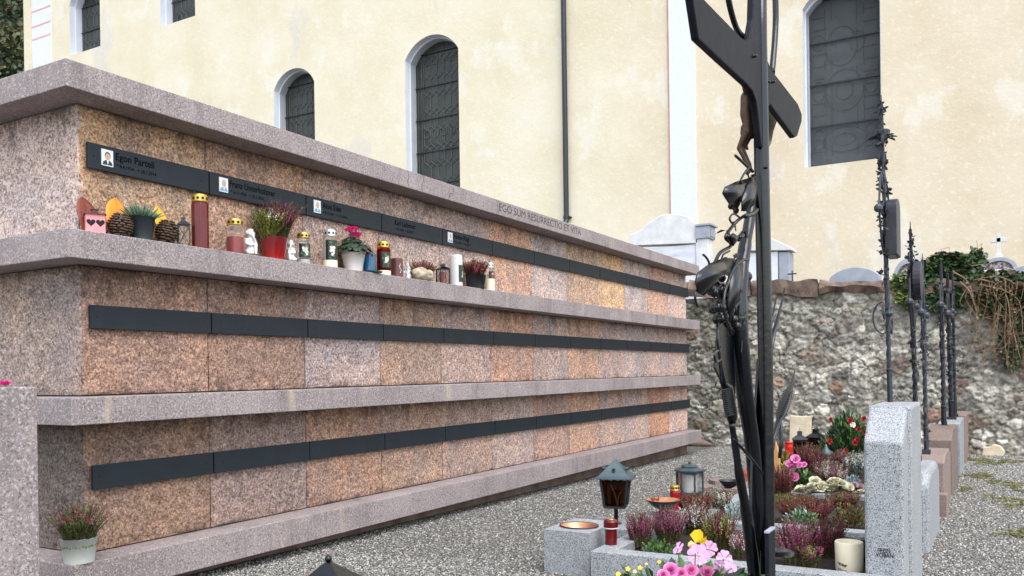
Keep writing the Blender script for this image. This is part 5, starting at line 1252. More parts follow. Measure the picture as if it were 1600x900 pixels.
# foreground lantern, only its roof shows
q=at_x(513,869,-1.72); t=thing('grave_lantern','black pyramid lantern roof with a ball finial at the lower picture edge','lantern',(q.x,q.y,gz(q.y)),R(20)); h=q.z-gz(q.y)
b=MB(); b.box(-.13,.13,-.13,.13,-.03,h-.40); b.build('base',M['granite'],t,bevel=.005)
b=MB()
for sx in (-1,1):
    for sy in (-1,1): b.box(sx*.075-.007,sx*.075+.007,sy*.075-.007,sy*.075+.007,h-.40,h-.115)
b.build('frame',M['iron'],t)
b=MB(); b.box(-.07,.07,-.07,.07,h-.39,h-.12); b.build('glass',M['glass'],t)
b=MB(); b.lathe([(.165,h-.115),(.165,h-.108),(.012,h-.018)],4,rot=PI/4); b.build('roof',M['iron'],t,bevel=.002)
b=MB(); b.ball((0,0,h-.008),.0105,(1,1,1),14); b.build('finial',M['iron'],t,smooth=True)
# ================================================================== BIG WROUGHT CROSS
XC=-.5
def C3(px,py,off=0): return at_x(px,py,XC+off)
pb=C3(1197,900); base=Vector((XC,pb.y,gz(pb.y)))
cross=thing('iron_grave_cross','large black wrought iron cross with vine, grapes and reeds in the foreground','grave cross',base)
def bc(b,name,m='iron',**k): o=b.build(name,M[m],cross,**k); o.location=-base; return o
K=pxm(pb)
b=MB(); cen=[(1186,-60),(1187,60),(1188.5,150),(1190,250),(1193,400),(1196,560),(1198,740),(1199,900)]
pts=[C3(x,y) for x,y in cen]+[Vector((XC,pb.y,gz(2)-.02))]
b.tube(pts,[11.2*K,11.2*K,11.5*K,11.6*K,11.6*K,11.6*K,11.6*K,11.6*K,11.8*K],18); bc(b,'pole',smooth=True)
# crossbar plate with swept fillets
b=MB(); pl_=[(1030,-92),(1092,61),(1128,95),(1167,131),(1176,142),(1182,158),(1185,180),(1190,230),(1199,230),(1199,180),(1200,168),(1204,163),(1212,174),(1242,215),(1246,213),(1253,190),(1253,178),(1247,162),(1230,140),(1213,118),(1205,108),(1199,92),(1196,60),(1194,-40),(1179,-40),(1177,30),(1172,60),(1166,64),(1158,58),(1102,0),(1060,-48)]
pl_=[(1076,-40),(1083,0),(1092,61)]+pl_[2:29]+[(1102,0),(1084,-22)]
b.prism([C3(x,y,.008) for x,y in pl_],(-.016,0,0)); bc(b,'crossbar','iron_plate',bevel=.003)
b=MB()
for x,y in ((1177,88),(1206,128),(1198,128),(1194,262)): c=C3(x,y,.009); b.tube([c,c+Vector((.009,0,0))],[3*K,2*K],8)
bc(b,'rivet')
def tb(name,pts,w,off=0,n=8,flat=1,sm=True,ref=None):
    b=MB(); offs=off if hasattr(off,'__len__') else [off]*len(pts); ws=w if hasattr(w,'__len__') else [w]*len(pts)
    b.tube([C3(x,y,o) for (x,y),o in zip(pts,offs)],[q/2*K for q in ws],n,flat=flat,ref=ref); return bc(b,name,smooth=sm)
def smooth_pts(pts,k=4):
    out=[]
    for i in range(len(pts)-1):
        p0=pts[max(0,i-1)];p1=pts[i];p2=pts[i+1];p3=pts[min(len(pts)-1,i+2)]
        for j in range(k):
            t=j/k; out.append(tuple(.5*((2*p1[a])+(-p0[a]+p2[a])*t+(2*p0[a]-5*p1[a]+4*p2[a]-p3[a])*t*t+(-p0[a]+3*p1[a]-3*p2[a]+p3[a])*t**3) for a in (0,1)))
    out.append(pts[-1]); return out
tb('scroll',smooth_pts([(1134,-60),(1136,-20),(1140,8),(1149,40),(1158,55),(1166,58),(1173,48),(1177,25),(1179,-10),(1178,-60)]),9,-.012)
tb('scroll',smooth_pts([(1206,-60),(1211,-10),(1212,30),(1210,70),(1206,116)]),10.5,-.012)
# main branch and stems
tb('vine_stem',smooth_pts([(1179,275),(1176,310),(1171,345),(1164,385),(1158,430),(1155,480),(1157,540),(1162,600),(1169,650),(1176,700),(1184,800),(1190,905)]),
   [13]*4+[14]*4+[17]*4+[20]*4+[23]*4+[26]*4+[27]*4+[26]*4+[24]*4+[24]*4+[25]*4+[27],-.02,12)
tb('reed_stem',smooth_pts([(1143,662),(1148,690),(1155,740),(1166,800),(1174,860),(1180,905)]),[9]*4+[11]*4+[14]*4+[18]*4+[20]*4+[20],-.012,10)
tb('reed_head',[(1120,505),(1122,540),(1127,575),(1131,600),(1136,606),(1141,640),(1144,652),(1144,662)],[3,4,5,9,17,18,16,9],-.012,12)
b=MB()
for k in range(14):
    y=609+k*3.1; x=1135+(y-606)*.17; b.tube([C3(x-8.5,y+1,-.004),C3(x,y-1,.003),C3(x+8.5,y-1,-.004)],.0013,4)
bc(b,'reed_binding')
tb('reed_head',[(1242,578),(1238,595),(1236,604),(1232,612),(1226,632),(1220,648),(1217,656),(1208,690),(1203,720)],[2,4,8,15,19,17,9,8,9],-.01,12)
b=MB()
for k in range(14):
    y=611+k*2.8; x=1233-(y-611)*.36; b.tube([C3(x-9,y-2,-.004),C3(x,y,.005),C3(x+9,y+2,-.004)],.0012,4)
bc(b,'reed_binding')
tb('stem',[(1219,660),(1221,690),(1218,715)],[7,7,6],-.03)
tb('stem',[(1226,450),(1221,475),(1213,505),(1205,535),(1200,570)],[2.5,4,7,11,8],-.012,8,.4)
tb('stem',[(1213,465),(1207,495),(1203,520)],[2,4,6],-.02,6,.4)
tb('stem',[(1146,686),(1170,712),(1193,741)],[4,7,3],.012,6,.5)
def blade(name,pts,th=.005,off=0,back=0):
    b=MB(); b.prism([C3(x,y,off) for x,y in pts],(-th,0,0)); return bc(b,name,bevel=.0012)
blade('reed_leaf',[(1186,560),(1189,600),(1189,760),(1184,900),(1172,900),(1176,720),(1181,640)],.006,-.018)
blade('reed_leaf',[(1122,520),(1128,505),(1140,500),(1146,520),(1150,640),(1142,620),(1130,600),(1118,575)],.005,-.03)
tb('tendril',smooth_pts([(1127,600),(1124,560),(1121,530),(1124,510),(1133,501),(1140,508)]),3.5,.0)
blade('reed_leaf',[(1161,515),(1166,540),(1168,600),(1163,590),(1159,550)],.005,-.01)
b=MB(); b.box(XC+.026,XC+.036,C3(1204,840,.04).y,C3(1214,840,.04).y,gz(2)-.02,C3(1208,826,.03).z); bc(b,'short_post','iron_plate',bevel=.002)
b=MB(); b.box(XC+.0255,XC+.0365,C3(1204,840,.04).y-.001,C3(1214,840,.04).y+.001,C3(1208,826,.03).z+.0005,C3(1208,826,.03).z+.006); bc(b,'post_cap','marble_grey',bevel=.001)
tb('cut_branch',[(1206,862),(1228,864),(1236,865),(1238,865)],[17,17,13,6],-.03,10)
# grape cluster under a leaf hood
def hood(px0,pts,off,name='vine_leaf'):
    b=MB(); n=len(pts)
    top=[C3(x,y,off) for x,y in pts]; lo=[C3(x,y,off-.05) for x,y in pts]; c=sum((C3(x,y,off+.0) for x,y in pts),Vector())/n
    b.add([c+Vector((.012,0,.004))]+top,[(0,1+i,1+(i+1)%n) for i in range(n)]); o=bc(b,name,smooth=True)
    md=o.modifiers.new('t','SOLIDIFY'); md.thickness=.003; return o
b=MB(); rs=random.Random(4)
for k in range(52):
    t_=rs.random(); x=1118+22*t_+rs.gauss(0,10*(1-.5*t_)); y=440+68*t_+rs.gauss(0,4); b.ball(C3(x,y,-.012+rs.uniform(-.022,.018)),6.2*K,(1,1,1.05),10)
bc(b,'grape_cluster',smooth=True)
hood(0,[(1085,440),(1090,425),(1108,412),(1128,404),(1146,404),(1154,418),(1150,440),(1140,428),(1122,428),(1106,446),(1098,462),(1090,458)],.006)
hood(0,[(1150,404),(1160,412),(1158,440),(1148,470),(1140,500),(1136,480),(1140,440)],.012)
tb('tendril',smooth_pts([(1169,406),(1160,407),(1146,420),(1134,450),(1130,480),(1135,500),(1142,514)]),4,.016)
tb('tendril',smooth_pts([(1165,336),(1152,345),(1138,362),(1134,372),(1142,380),(1140,386),(1126,394),(1118,408),(1114,420),(1119,424),(1122,414),(1128,408),(1134,404),(1136,412),(1128,418)]),5,-.004)
tb('tendril',smooth_pts([(1099,398),(1104,403),(1108,412),(1104,424),(1096,440),(1086,460),(1090,480)]),3,.004)
tb('tendril',smooth_pts([(1164,338),(1176,334),(1182,328)]),7,.006)
tb('tendril',smooth_pts([(1172,260),(1165,268),(1160,276),(1157,283),(1160,286)]),3.2,0)
tb('tendril',smooth_pts([(1168,268),(1170,277),(1176,280),(1180,276)]),2.6,.002)
tb('stem',[(1149,243),(1158,251),(1170,262),(1176,268)],[4,4.5,5,5],-.01)
hood(0,[(1128,302),(1132,292),(1148,285),(1166,280),(1176,276),(1172,292),(1164,306),(1154,318),(1150,330),(1143,320),(1138,318),(1134,312)],-.006)
hood(0,[(1176,276),(1182,290),(1178,318),(1166,330),(1158,330),(1158,312),(1166,292)],.006)
b=MB()
for (x,y) in ((1144,316),(1147,323),(1150,329),(1142,322),(1152,318)): b.ball(C3(x,y,-.01),4.6*K,(1,1,1.1),8)
bc(b,'grape_cluster',smooth=True)
hood(0,[(1160,360),(1154,366),(1148,374),(1154,378),(1162,374)],0); hood(0,[(1134,370),(1144,366),(1152,374),(1144,384)],.002)
b=MB(); rs=random.Random(12)
for (x,y) in ((1150,352),(1166,372),(1148,398),(1158,452),(1126,470),(1140,525),(1124,548),(1152,300),(1171,318),(1134,360),(1164,500),(1146,430)):
    c=C3(x,y,rs.uniform(-.02,.012))
    for k in range(2): d=Vector((rs.gauss(0,.4),rs.gauss(0,1),rs.gauss(0,1))); b.leaf(c,d,Vector((.3,rs.gauss(0,1),rs.gauss(0,1))),rs.uniform(.014,.024),.012,0,.35)
for (pts) in ([(1156,340),(1146,334),(1140,342),(1146,350),(1152,346)],[(1140,392),(1130,398),(1128,410),(1136,414),(1142,408)],[(1158,470),(1150,480),(1152,494),(1162,496),(1166,488)],[(1128,560),(1120,566),(1116,556),(1122,548)]):
    b.tube([C3(x,y,.006) for x,y in smooth_pts(pts)],1.5*K,5)
bc(b,'small_leaves')
# figure on the far side of the cross, bronze
XB_=XC-.026
sh=C3(1190,128); ft=C3(1188,262); H=(sh.z-ft.z)
fo=Vector((XB_,sh.y-.012,ft.z)); b=MB(); S=lambda v:v*H*.92
b.tube([(0,0,S(1.06)),(-S(.03),0,S(.92)),(-S(.04),0,S(.70)),(-S(.02),0,S(.52)),(-S(.03),0,S(.44))],[S(.035),S(.085),S(.085),S(.062),S(.07)],12)
for sg in (-1,1):
    b.tube([(-S(.02),sg*S(.08),S(.97)),(0,sg*S(.28),S(1.04)),(S(.03),sg*S(.50),S(1.13))],[S(.05),S(.038),S(.026)],8)
    b.ball((S(.03),sg*S(.54),S(1.145)),S(.035),(.7,1.2,.8),8)
    b.tube([(-S(.03),sg*S(.05),S(.46)),(-S(.12),sg*S(.045),S(.28)),(-S(.03),sg*S(.03),S(.08)),(-S(.0),sg*S(.015),S(.0))],[S(.060),S(.045),S(.034),S(.024)],10)
    b.tube([(0,sg*S(.015),S(.02)),(-S(.06),sg*S(.02),-S(.05))],[S(.03),S(.02)],8)
b.tube([(-S(.0),0,S(1.02)),(-S(.04),0,S(1.14))],[S(.045),S(.04)],8); b.ball((-S(.07),S(.02),S(1.20)),S(.085),(1,.85,1.15),12); b.ball((-S(.15),S(.02),S(1.19)),S(.018),(1,1,1.3),6)
fig=b.build('crucified_figure',M['bronze'],cross,remesh=H*.014); fig.location=fo-base
b=MB()
b.lathe([(S(.075),S(.40)),(S(.09),S(.46)),(S(.086),S(.54)),(S(.068),S(.58))],14,(-S(.03),0,0),cap0=False,cap1=False,ripple=lambda a,j:1+.05*math.sin(9*a+j))
b.tube([(-S(.1),S(.11),S(.52)),(-S(.12),S(.16),S(.42)),(-S(.08),S(.17),S(.30))],[S(.03),S(.03),S(.015)],8); b.build('loincloth',M['bronze'],fig,smooth=True)
b=MB(); b.ball((-S(.05),S(.02),S(1.24)),S(.095),(1,.95,.9),10); b.tube([(0,-S(.05),S(1.18)),(0,-S(.07),S(1.05))],[S(.05),S(.02)],8); b.tube([(0,S(.08),S(1.18)),(0,S(.09),S(1.05))],[S(.05),S(.02)],8); b.build('hair',M['bronze'],fig,smooth=True)
o=blade('support_bracket',[(1201,168),(1212,176),(1216,184),(1209,205),(1205,225),(1202,230),(1199,228)],.02,-.035)

# ================================================================== ROW OF CROSSES ON THE STONES
def leafy(b,c,sz,rs,m=0,n=3):
    for k in range(n):
        d=Vector((rs.gauss(0,.8),rs.gauss(0,.5),rs.gauss(.2,.7))).normalized(); b.leaf(c,d,Vector((rs.gauss(0,1),rs.gauss(0,1),rs.gauss(0,1))),sz*rs.uniform(.7,1.2),sz*.55,m,.3)
def scroll2(c,r,sg,turns=1.4,up=1):
    return [c+Vector((0,sg*r*(1-k/16)*math.cos(k*turns*6.28/16),up*r*(1-k/16)*math.sin(k*turns*6.28/16))) for k in range(15)]
def iron_cross(label,xb,yb,xt,yt,X,style,seed,arm=.24,w=.011,m='iron_old'):
    p0=at_x(xb,yb,X); p1=at_x(xt,yt,X); rs=random.Random(seed); H=p1.z-p0.z
    t=thing('iron_grave_cross',label,'grave cross',p0); lean=Vector((0,p1.y-p0.y,0)); q=lambda z,y=0,x=0: Vector((x,y,0))+lean*(z/H)+Vector((0,0,z))
    zf=lambda py: at_x(xb+(xt-xb)*(yb-py)/(yb-yt),py,X).z-p0.z
    b=MB(); b.box(-w*2.2,w*2.2,-w*2.2,w*2.2,-.02,.012); b.tube([q(0),q(H*.12)],w*1.35,4); 
    # twisted square bar
    n=60; z0,z1=H*.12,H*.42; b.tube([q(z0+(z1-z0)*k/n) for k in range(n+1)],w*1.3,4,twist=.17)
    b.tube([q(z1),q(H*.97)],[w*1.2,w*.7],6); b.tube([q(H*.9),q(H)],[w*.8,w*.15],6)
    for z in (z0,z1,H*.55,H*.86): b.ball(q(z),w*1.55,(1,1,.7),10)
    b.build('pole',M[m],t)
    zc=style['zc']*H
    b=MB(); b.tube([q(zc,-arm),q(zc,arm)],w*1.0,6)
    for sg in (-1,1): b.ball(q(zc,sg*arm),w*2.2,(1,1,1),8); b.tube(scroll2(q(zc,sg*(arm*.82)),.05,sg),w*.45,5)
    b.build('crossbar',M[m],t)
    b=MB()
    for (z,r,sg,u) in style['scrolls']: b.tube(scroll2(q(z*H,sg*r,rs.uniform(-.012,.012)),r,-sg,1.3,u),w*.55,6)
    for sg in (-1,1):
        for u in (-1,1): b.tube([q(zc+u*arm*.9,0),q(zc+u*arm*.62,sg*arm*.62),q(zc,sg*arm*.9)],w*.5,6)
    for k in range(9):
        z=H*(.45+.05*k); sg=1 if k%2 else -1; b.tube(scroll2(q(z,sg*.035,rs.uniform(-.02,.006)),.034,-sg,1.4,rs.choice([-1,1])),w*.72,5)
    b.build('scrollwork',M[m],t)
    b=MB()
    for z in style['leaves']:
        for k in range(5): leafy(b,q(z*H+rs.gauss(0,.02),rs.gauss(0,.05),rs.choice([-1,1])*w*1.1),style.get('ls',.045)*.5,rs,0,3)
    b.build('iron_leaves',M[m],t)
    return t,q,zf,H
st1=dict(zc=.62,scrolls=[(.30,.045,-1,1),(.26,.06,1,1),(.48,.05,-1,-1),(.48,.05,1,1),(.72,.05,-1,1),(.72,.05,1,-1),(.80,.04,1,1)],leaves=[.44,.5,.53,.56,.6,.63,.66,.70,.73,.77,.80,.84,.93,.96],ls=.05)
t,q,zf,H=iron_cross('tall ornate iron cross with a rounded shrine box on the tall granite stone',1391,633,1377,148,-.46,st1,1,m='iron_old',w=.009)
zb,zt=zf(402),zf(312); c=q((zb+zt)/2); w_=.085; b=MB(); x0=.012; x1=.058; n=12; prof=[(-w_,zb),(w_,zb),(w_,zt-.05)]+[(w_*math.cos(a),zt-.05+.05*math.sin(a)) for a in [k*PI/n for k in range(1,n)]]+[(-w_,zt-.05)]
b.prism([Vector((x0,y,z))+Vector((0,c.y,0)) for y,z in prof],(x1-x0,0,0)); b.build('shrine_box',M['darkmetal'],t,bevel=.003)
b=MB(); zz=zf(372); b.prism([Vector((x0-.004,y,z))+Vector((0,c.y,0)) for y,z in [(-w_-.004,zb-.004),(w_+.004,zb-.004),(w_+.004,zz),(-w_-.004,zz)]],(x1-x0-.006,0,0)); b.build('shrine_band',M['iron'],t,bevel=.002)
zc=zf(215); b=MB(); b.lathe([(.016,-.02),(.03,.0),(.034,.03),(.03,.034)],10,q(zc)); 
for k in range(10): a=k*.628; b.leaf(q(zc+.0)+Vector((.02*math.cos(a),.02*math.sin(a),0)),(math.cos(a),math.sin(a),rnd.uniform(-.5,.6)),(-math.sin(a),math.cos(a),.3),.045,.03,0,.3)
b.build('rosette',M['iron_old'],t)
b=MB(); zs=zf(500); b.tube([q(zs+.01+.075*math.sin(k*.24-1.55))+Vector((-.005-.058*math.cos((k-6.5)*.21),-.01,0)) for k in range(14)],.0042,6); b.ball(q(zf(490)),.026,(1,1,.7),10); b.build('bracket',M['iron_old'],t)
st2=dict(zc=.66,scrolls=[(.35,.05,1,1),(.35,.05,-1,-1),(.8,.04,1,1),(.8,.04,-1,1)],leaves=[.40,.5,.72,.76,.80,.84,.88,.92],ls=.05)
t,q,zf,H=iron_cross('slim iron cross with a round wreath disc on the low pale stone',1433,715,1422,346,-.43,st2,2,arm=.2,m='darkmetal',w=.011)
zc=(zf(408)+zf(470))/2; rr=(zf(408)-zf(470))/2; b=MB(); b.lathe([(rr*.55,0),(rr,.004),(rr,.042),(rr*.55,.046)],28); b.v=[tuple(q(zc)+Vector((v[2]+.008,v[0],v[1]))) for v in b.v]; b.build('wreath_disc',M['darkmetal'],t)
st3=dict(zc=.70,scrolls=[(.55,.05,1,1),(.55,.05,-1,-1),(.3,.05,1,1),(.2,.04,-1,1)],leaves=[.06,.1,.5,.55,.6,.66,.72,.8],ls=.045)
iron_cross('iron cross with scrolls and leaf sprays on the pinkish brown stone',1447.5,705,1441,396,-.45,st3,3,arm=.22,m='iron_old',w=.012)
st4=dict(zc=.72,scrolls=[(.6,.05,1,1),(.6,.05,-1,-1)],leaves=[.03,.62,.66],ls=.06)
iron_cross('plain square iron cross on the tall brown rough stone',1475,666,1470,405,-.44,st4,4,arm=.24,m='darkmetal',w=.016)
st5=dict(zc=.70,scrolls=[(.4,.06,1,1),(.5,.06,-1,1),(.3,.05,-1,1)],leaves=[.3,.4,.5,.6],ls=.05)
iron_cross('heavy dark iron cross with scrolls on the slim whitish stone',1487,653,1480,420,-.44,st5,5,arm=.26,m='darkmetal',w=.020)
st6=dict(zc=.70,scrolls=[(.4,.06,1,1)],leaves=[.3,.6],ls=.05)
iron_cross('thin dark iron cross on the last pink stone before the wall',1492.5,648,1488,418,-.44,st6,6,arm=.24,m='darkmetal',w=.014)
# ================================================================== BEYOND THE WALL
YM=14.2; ZG=gz(12.6)-.3
def Q(px,py,Y): return at_y(px,py,Y)
# large marble tombstone with a side pillar
p0=Q(985,375,YM); p1=Q(1092,375,YM); s=pxm(Q(1040,375,YM)); t=thing('marble_tombstone','large white marble tombstone with curved top and side pillar above the wall','tombstone',((p0.x+p1.x)/2,YM,ZG)); O=t.location
def lq(px,py,dy=0): q=Q(px,py,YM); return Vector((q.x-O.x,dy,q.z-O.z))
top=[(985,384),(984,366),(990,364),(1003,358),(1012,349),(1030,337),(1041,334),(1062,335),(1074,338),(1082,346),(1090,350),(1090,380)]
b=MB(); b.prism([lq(x,y) for x,y in top],(0,.28,0)); b.build('pediment',M['marble_top'],t,bevel=.012)
b=MB(); a=lq(993,381); c=lq(1086,381); b.box(a.x,c.x,.03,.26,0,min(a.z,c.z)); b.build('slab',M['marble'],t)
b=MB(); a=lq(1087,372); c=lq(1106,372); b.box(a.x,c.x,.0,.30,0,c.z); b.build('pillar',M['marble_top'],t,bevel=.006)
b=MB(); a=lq(1087,350); c=lq(1109,372); b.box(a.x,c.x,-.03,.33,c.z+.004,a.z-.05); b.box(a.x-.0,c.x+.04,-.05,.35,a.z-.048,a.z-.01); 
for k in range(5): b.box(c.x+.002,c.x+.02,.02+k*.058,.05+k*.058,c.z+.03,a.z-.09)
b.build('capital',M['marble_grey'],t,bevel=.006)
# small white house-shaped stele
Y2=14.6; p0=Q(1160,400,Y2); p1=Q(1234,400,Y2); t=thing('white_stele','white house shaped stele with a grey side column behind the cross pole','tombstone',((p0.x+p1.x)/2,Y2,ZG)); O2=t.location
def l2(px,py): q=Q(px,py,Y2); return Vector((q.x-O2.x,0,q.z-O2.z))
b=MB(); b.prism([l2(1156,392),l2(1160,388),l2(1198,372),l2(1206,372),l2(1236,386),l2(1238,391)],(0,.4,0)); b.build('roof',M['white'],t,bevel=.01)
b=MB(); a=l2(1162,392); c=l2(1214,392); b.box(a.x,c.x,.05,.35,0,c.z-.003); b.build('body',M['plaster_white'],t)
b=MB(); a=l2(1215,392); c=l2(1233,392); b.box(a.x,c.x,.04,.36,0,c.z-.003); b.build('column',M['marble_grey'],t,bevel=.02)
# small iron cross and finial on the wall line
p=Q(1238,437,13.2); b=MB(); s=pxm(p); b.box(-.008,.008,-.008,.008,-1.5,14*s); b.box(-6*s,6*s,-.006,.006,8*s,10*s); b.ball((6*s,0,9*s),.01,(1,1,1),6); b.ball((-6*s,0,9*s),.01,(1,1,1),6); o=b.build('small_iron_cross',M['iron']); o.location=p; tag(o,'tiny dark iron cross sticking up beyond the wall coping','grave cross')
p=Q(1171,438,YW+.2); b=MB(); s=pxm(p); b.lathe([(2*s,-.2),(2*s,0),(4.5*s,4*s),(4*s,9*s),(1*s,13*s)],10); o=b.build('finial',M['darkmetal']); o.location=p; tag(o,'small dark bud shaped finial on the wall top left of the cross pole','finial')
# round-topped grey stone
def round_stone(name,label,px0,px1,yt,yb,Y,m,rise,dep=.25):
    a=Q(px0,yb,Y); c=Q(px1,yb,Y); tp=Q((px0+px1)/2,yt,Y).z; hw=(c.x-a.x)/2; zs=tp-rise; b=MB()
    rad=(hw*hw+rise*rise)/(2*rise); a0=math.asin(min(1,hw/rad)); pts=[(-hw,0,0),(hw,0,0)]+[(rad*math.sin(a0-2*a0*k/16),0,tp-rad+rad*math.cos(a0-2*a0*k/16)-ZG) for k in range(17)]
    b.prism(pts,(0,dep,0)); o=b.build(name,m,bevel=.012); o.location=((a.x+c.x)/2,Y,ZG); tag(o,label,'tombstone'); return o,hw,tp
round_stone('grey_tombstone','weathered grey round topped tombstone just showing above the coping',1296,1374,417,440,13.6,M['marble_grey'],.14)
def arch_stone(label,px0,px1,yt,yb,Y,cross):
    a=Q(px0,yb,Y); c=Q(px1,yb,Y); tp=Q((px0+px1)/2,yt,Y).z; zs=Q((px0+px1)/2,yb,Y).z; hw=(c.x-a.x)/2; r=tp-zs
    t=thing('arched_monument',label,'tombstone',((a.x+c.x)/2,Y,ZG)); n=18; z0=zs-ZG
    b=MB(); o_=[(hw*math.cos(k*PI/n),0,z0+r*math.sin(k*PI/n)) for k in range(n+1)]; i_=[(hw*.78*math.cos(k*PI/n),0,z0+r*.72*math.sin(k*PI/n)) for k in range(n+1)]
    for k in range(n): b.prism([o_[k],o_[k+1],i_[k+1],i_[k]],(0,.25,0))
    b.build('arch',M['marble_grey'],t)
    b=MB(); b.prism([(x,.08,z) for x,_,z in i_],(0,.12,0)); rl=b.build('relief',M['stone_beige'],t)
    b=MB(); rs=random.Random(3)
    for k in range(60):
        aa=rs.random()*PI; q=math.sqrt(rs.random()); b.leaf((hw*.7*q*math.cos(aa),.075,z0+r*.62*q*math.sin(aa)+.01),(rs.gauss(0,1),-.3,rs.gauss(0,1)),(rs.gauss(0,1),0,rs.gauss(0,1)),.07,.04,rs.randrange(2))
    b.build('carving',[M['white'],M['mauveleaf']],t)
    b=MB(); b.box(-hw*1.08,hw*1.08,-.05,.3,z0-.12,z0-.003); b.build('cornice',M['marble_top'],t,bevel=.01)
    b=MB(); b.box(-hw,hw,0,.25,0,z0-.123); b.build('body',M['marble_top'],t)
    if cross:
        s=pxm(a); b=MB(); zb=z0+r-.01; h=(yt-363)*s; b.box(-.05,.05,.06,.18,zb,zb+h*.18); b.box(-.028,.028,.09,.15,zb+h*.18,zb+h); b.box(-.10,.10,.09,.15,zb+h*.66,zb+h*.84); b.build('stone_cross',M['white'],t,bevel=.004)
arch_stone('arched stone monument with relief and a white cross right of the ivy',1532,1590,402,421,14.0,True)
arch_stone('grey arched monument half hidden by the ivy on the wall',1396,1446,403,432,14.3,False)
p=Q(1576,436,13.4); c=Q(1640,436,13.4); tp=Q(1590,411,13.4).z; b=MB(); b.prism([(0,0,0),(c.x-p.x,0,0),(c.x-p.x,0,tp-ZG+.05),(.03,0,tp-ZG-.08),(0,0,tp-ZG-.12)],(0,.2,0)); o=b.build('slate_tombstone',M['marble_grey'],bevel=.01); o.location=(p.x,13.4,ZG); tag(o,'plain blue grey tombstone at the right picture edge behind the wall','tombstone')
p=Q(1518,432,13.0); b=MB(); s=pxm(p); b.box(-14*s,12*s,0,.25,-1.5,37*s); o=b.build('rock_stub',M['rock_red'],bevel=.03); o.location=p; tag(o,'brown rock pillar poking out of the ivy on the wall','rock')

# ---------------------------------------------------------------- ivy and dry vine on the wall
def ivy(label,blobs,seed,mats,leaf=.07,stems=14):
    rs=random.Random(seed); c0=Vector(blobs[0][0]); t=thing('ivy',label,'ivy',(c0.x,c0.y,gz(12)+1.9)); O=t.location; b=MB(); s=MB()
    for (c,rx,ry,rz,n) in blobs:
        c=Vector(c)
        for k in range(n):
            u=Vector((rs.gauss(0,1),rs.gauss(0,1),rs.gauss(0,1))).normalized(); rr=rs.random()**.4*(.8+.35*noise.noise(u*2+c)); p=c+Vector((u.x*rx*rr,u.y*ry*rr,u.z*rz*rr))-O
            d=(u*.5+Vector((rs.gauss(0,.5),-.4+rs.gauss(0,.3),-.4+rs.gauss(0,.4)))).normalized(); l=leaf*rs.uniform(.5,1.15)
            b.leaf(p,d,Vector((1,rs.gauss(0,.5),rs.gauss(0,.5))),l,l*.9,rs.randrange(len(mats)),.1)
        for k in range(stems):
            pts=[c+Vector((rs.uniform(-rx,rx)*.6,rs.uniform(-ry,ry)*.5,rs.uniform(-rz,rz)*.7))-O]
            for j in range(4): pts.append(pts[-1]+Vector((rs.gauss(0,rx*.2),rs.gauss(0,ry*.2),rs.gauss(0,rz*.25))))
            s.tube(pts,[.006,.005,.004,.003,.002],4)
    b.build('foliage',[M[m] for m in mats],t); s.build('stem',M['vine_dry'],t)
def V(px,py,Y): return at_y(px,py,Y)
sM=pxm(V(1450,420,12.1))
ivy('dark green ivy heap growing over the wall coping behind the crosses',[(V(1478,415,12.15),48*sM,.25,24*sM,1500),(V(1440,432,12.0),30*sM,.2,22*sM,600),(V(1500,430,12.1),40*sM,.2,16*sM,600),(V(1478,470,11.92),34*sM,.06,26*sM,420),(V(1425,465,11.92),14*sM,.06,24*sM,200),(V(1528,404,12.6),12*sM,.2,20*sM,240)],1,['ivy','ivy','green_dark'])
ivy('small yellow green ivy tuft left of the wreath cross on the wall',[(V(1405,440,11.95),14*sM,.12,16*sM,260),(V(1410,462,11.92),12*sM,.06,18*sM,180)],2,['ivy_light','ivy','ivy_light'],.055,6)
ivy('dark ivy curtain hanging over the wall at the right picture edge',[(V(1560,468,11.93),46*sM,.10,30*sM,800),(V(1592,470,11.95),32*sM,.12,44*sM,600),(V(1555,432,12.0),60*sM,.18,10*sM,420),(V(1580,545,11.93),26*sM,.06,40*sM,160),(V(1620,480,11.95),50*sM,.12,60*sM,500)],3,['ivy','green_dark','ivy_dry','ivy'],.065,10)
rs=random.Random(14); t=thing('dry_vine','tangle of dry tan vine stems hanging over the wall at the right','vine',(V(1560,440,11.85).x,11.85,1.0)); O=t.location; b=MB(); lf=MB()
def vine(pxs,w=.007):
    pts=[]
    for i,(x,y) in enumerate(pxs): pts.append(V(x,y,11.86+rs.uniform(-.05,.03))-O)
    out=[]
    for i in range(len(pts)-1):
        a0=pts[max(0,i-1)];a1=pts[i];a2=pts[i+1];a3=pts[min(len(pts)-1,i+2)]
        for j in range(4):
            u=j/4; out.append(.5*((2*a1)+(a2-a0)*u+(2*a0-5*a1+4*a2-a3)*u*u+(3*a1-a0-3*a2+a3)*u**3))
    out.append(pts[-1]); b.tube(out,[w*(1-.6*i/len(out)) for i in range(len(out))],5)
    for k in range(len(out)):
        if rs.random()<.35: lf.leaf(out[k],(rs.gauss(0,1),-.5,rs.gauss(-.4,.6)),(rs.gauss(0,1),rs.gauss(0,1),0),.035,.028,rs.randrange(2))
vine([(1490,425),(1512,440),(1522,470),(1532,490)],.009); vine([(1520,438),(1560,432),(1590,446)],.008); vine([(1500,440),(1515,455),(1530,490),(1560,498),(1600,480)],.010)
vine([(1530,436),(1560,445),(1575,470),(1578,520),(1572,570)],.009); vine([(1570,436),(1572,480),(1570,530),(1575,575)],.007); vine([(1545,440),(1555,500),(1550,540),(1530,550)],.006)
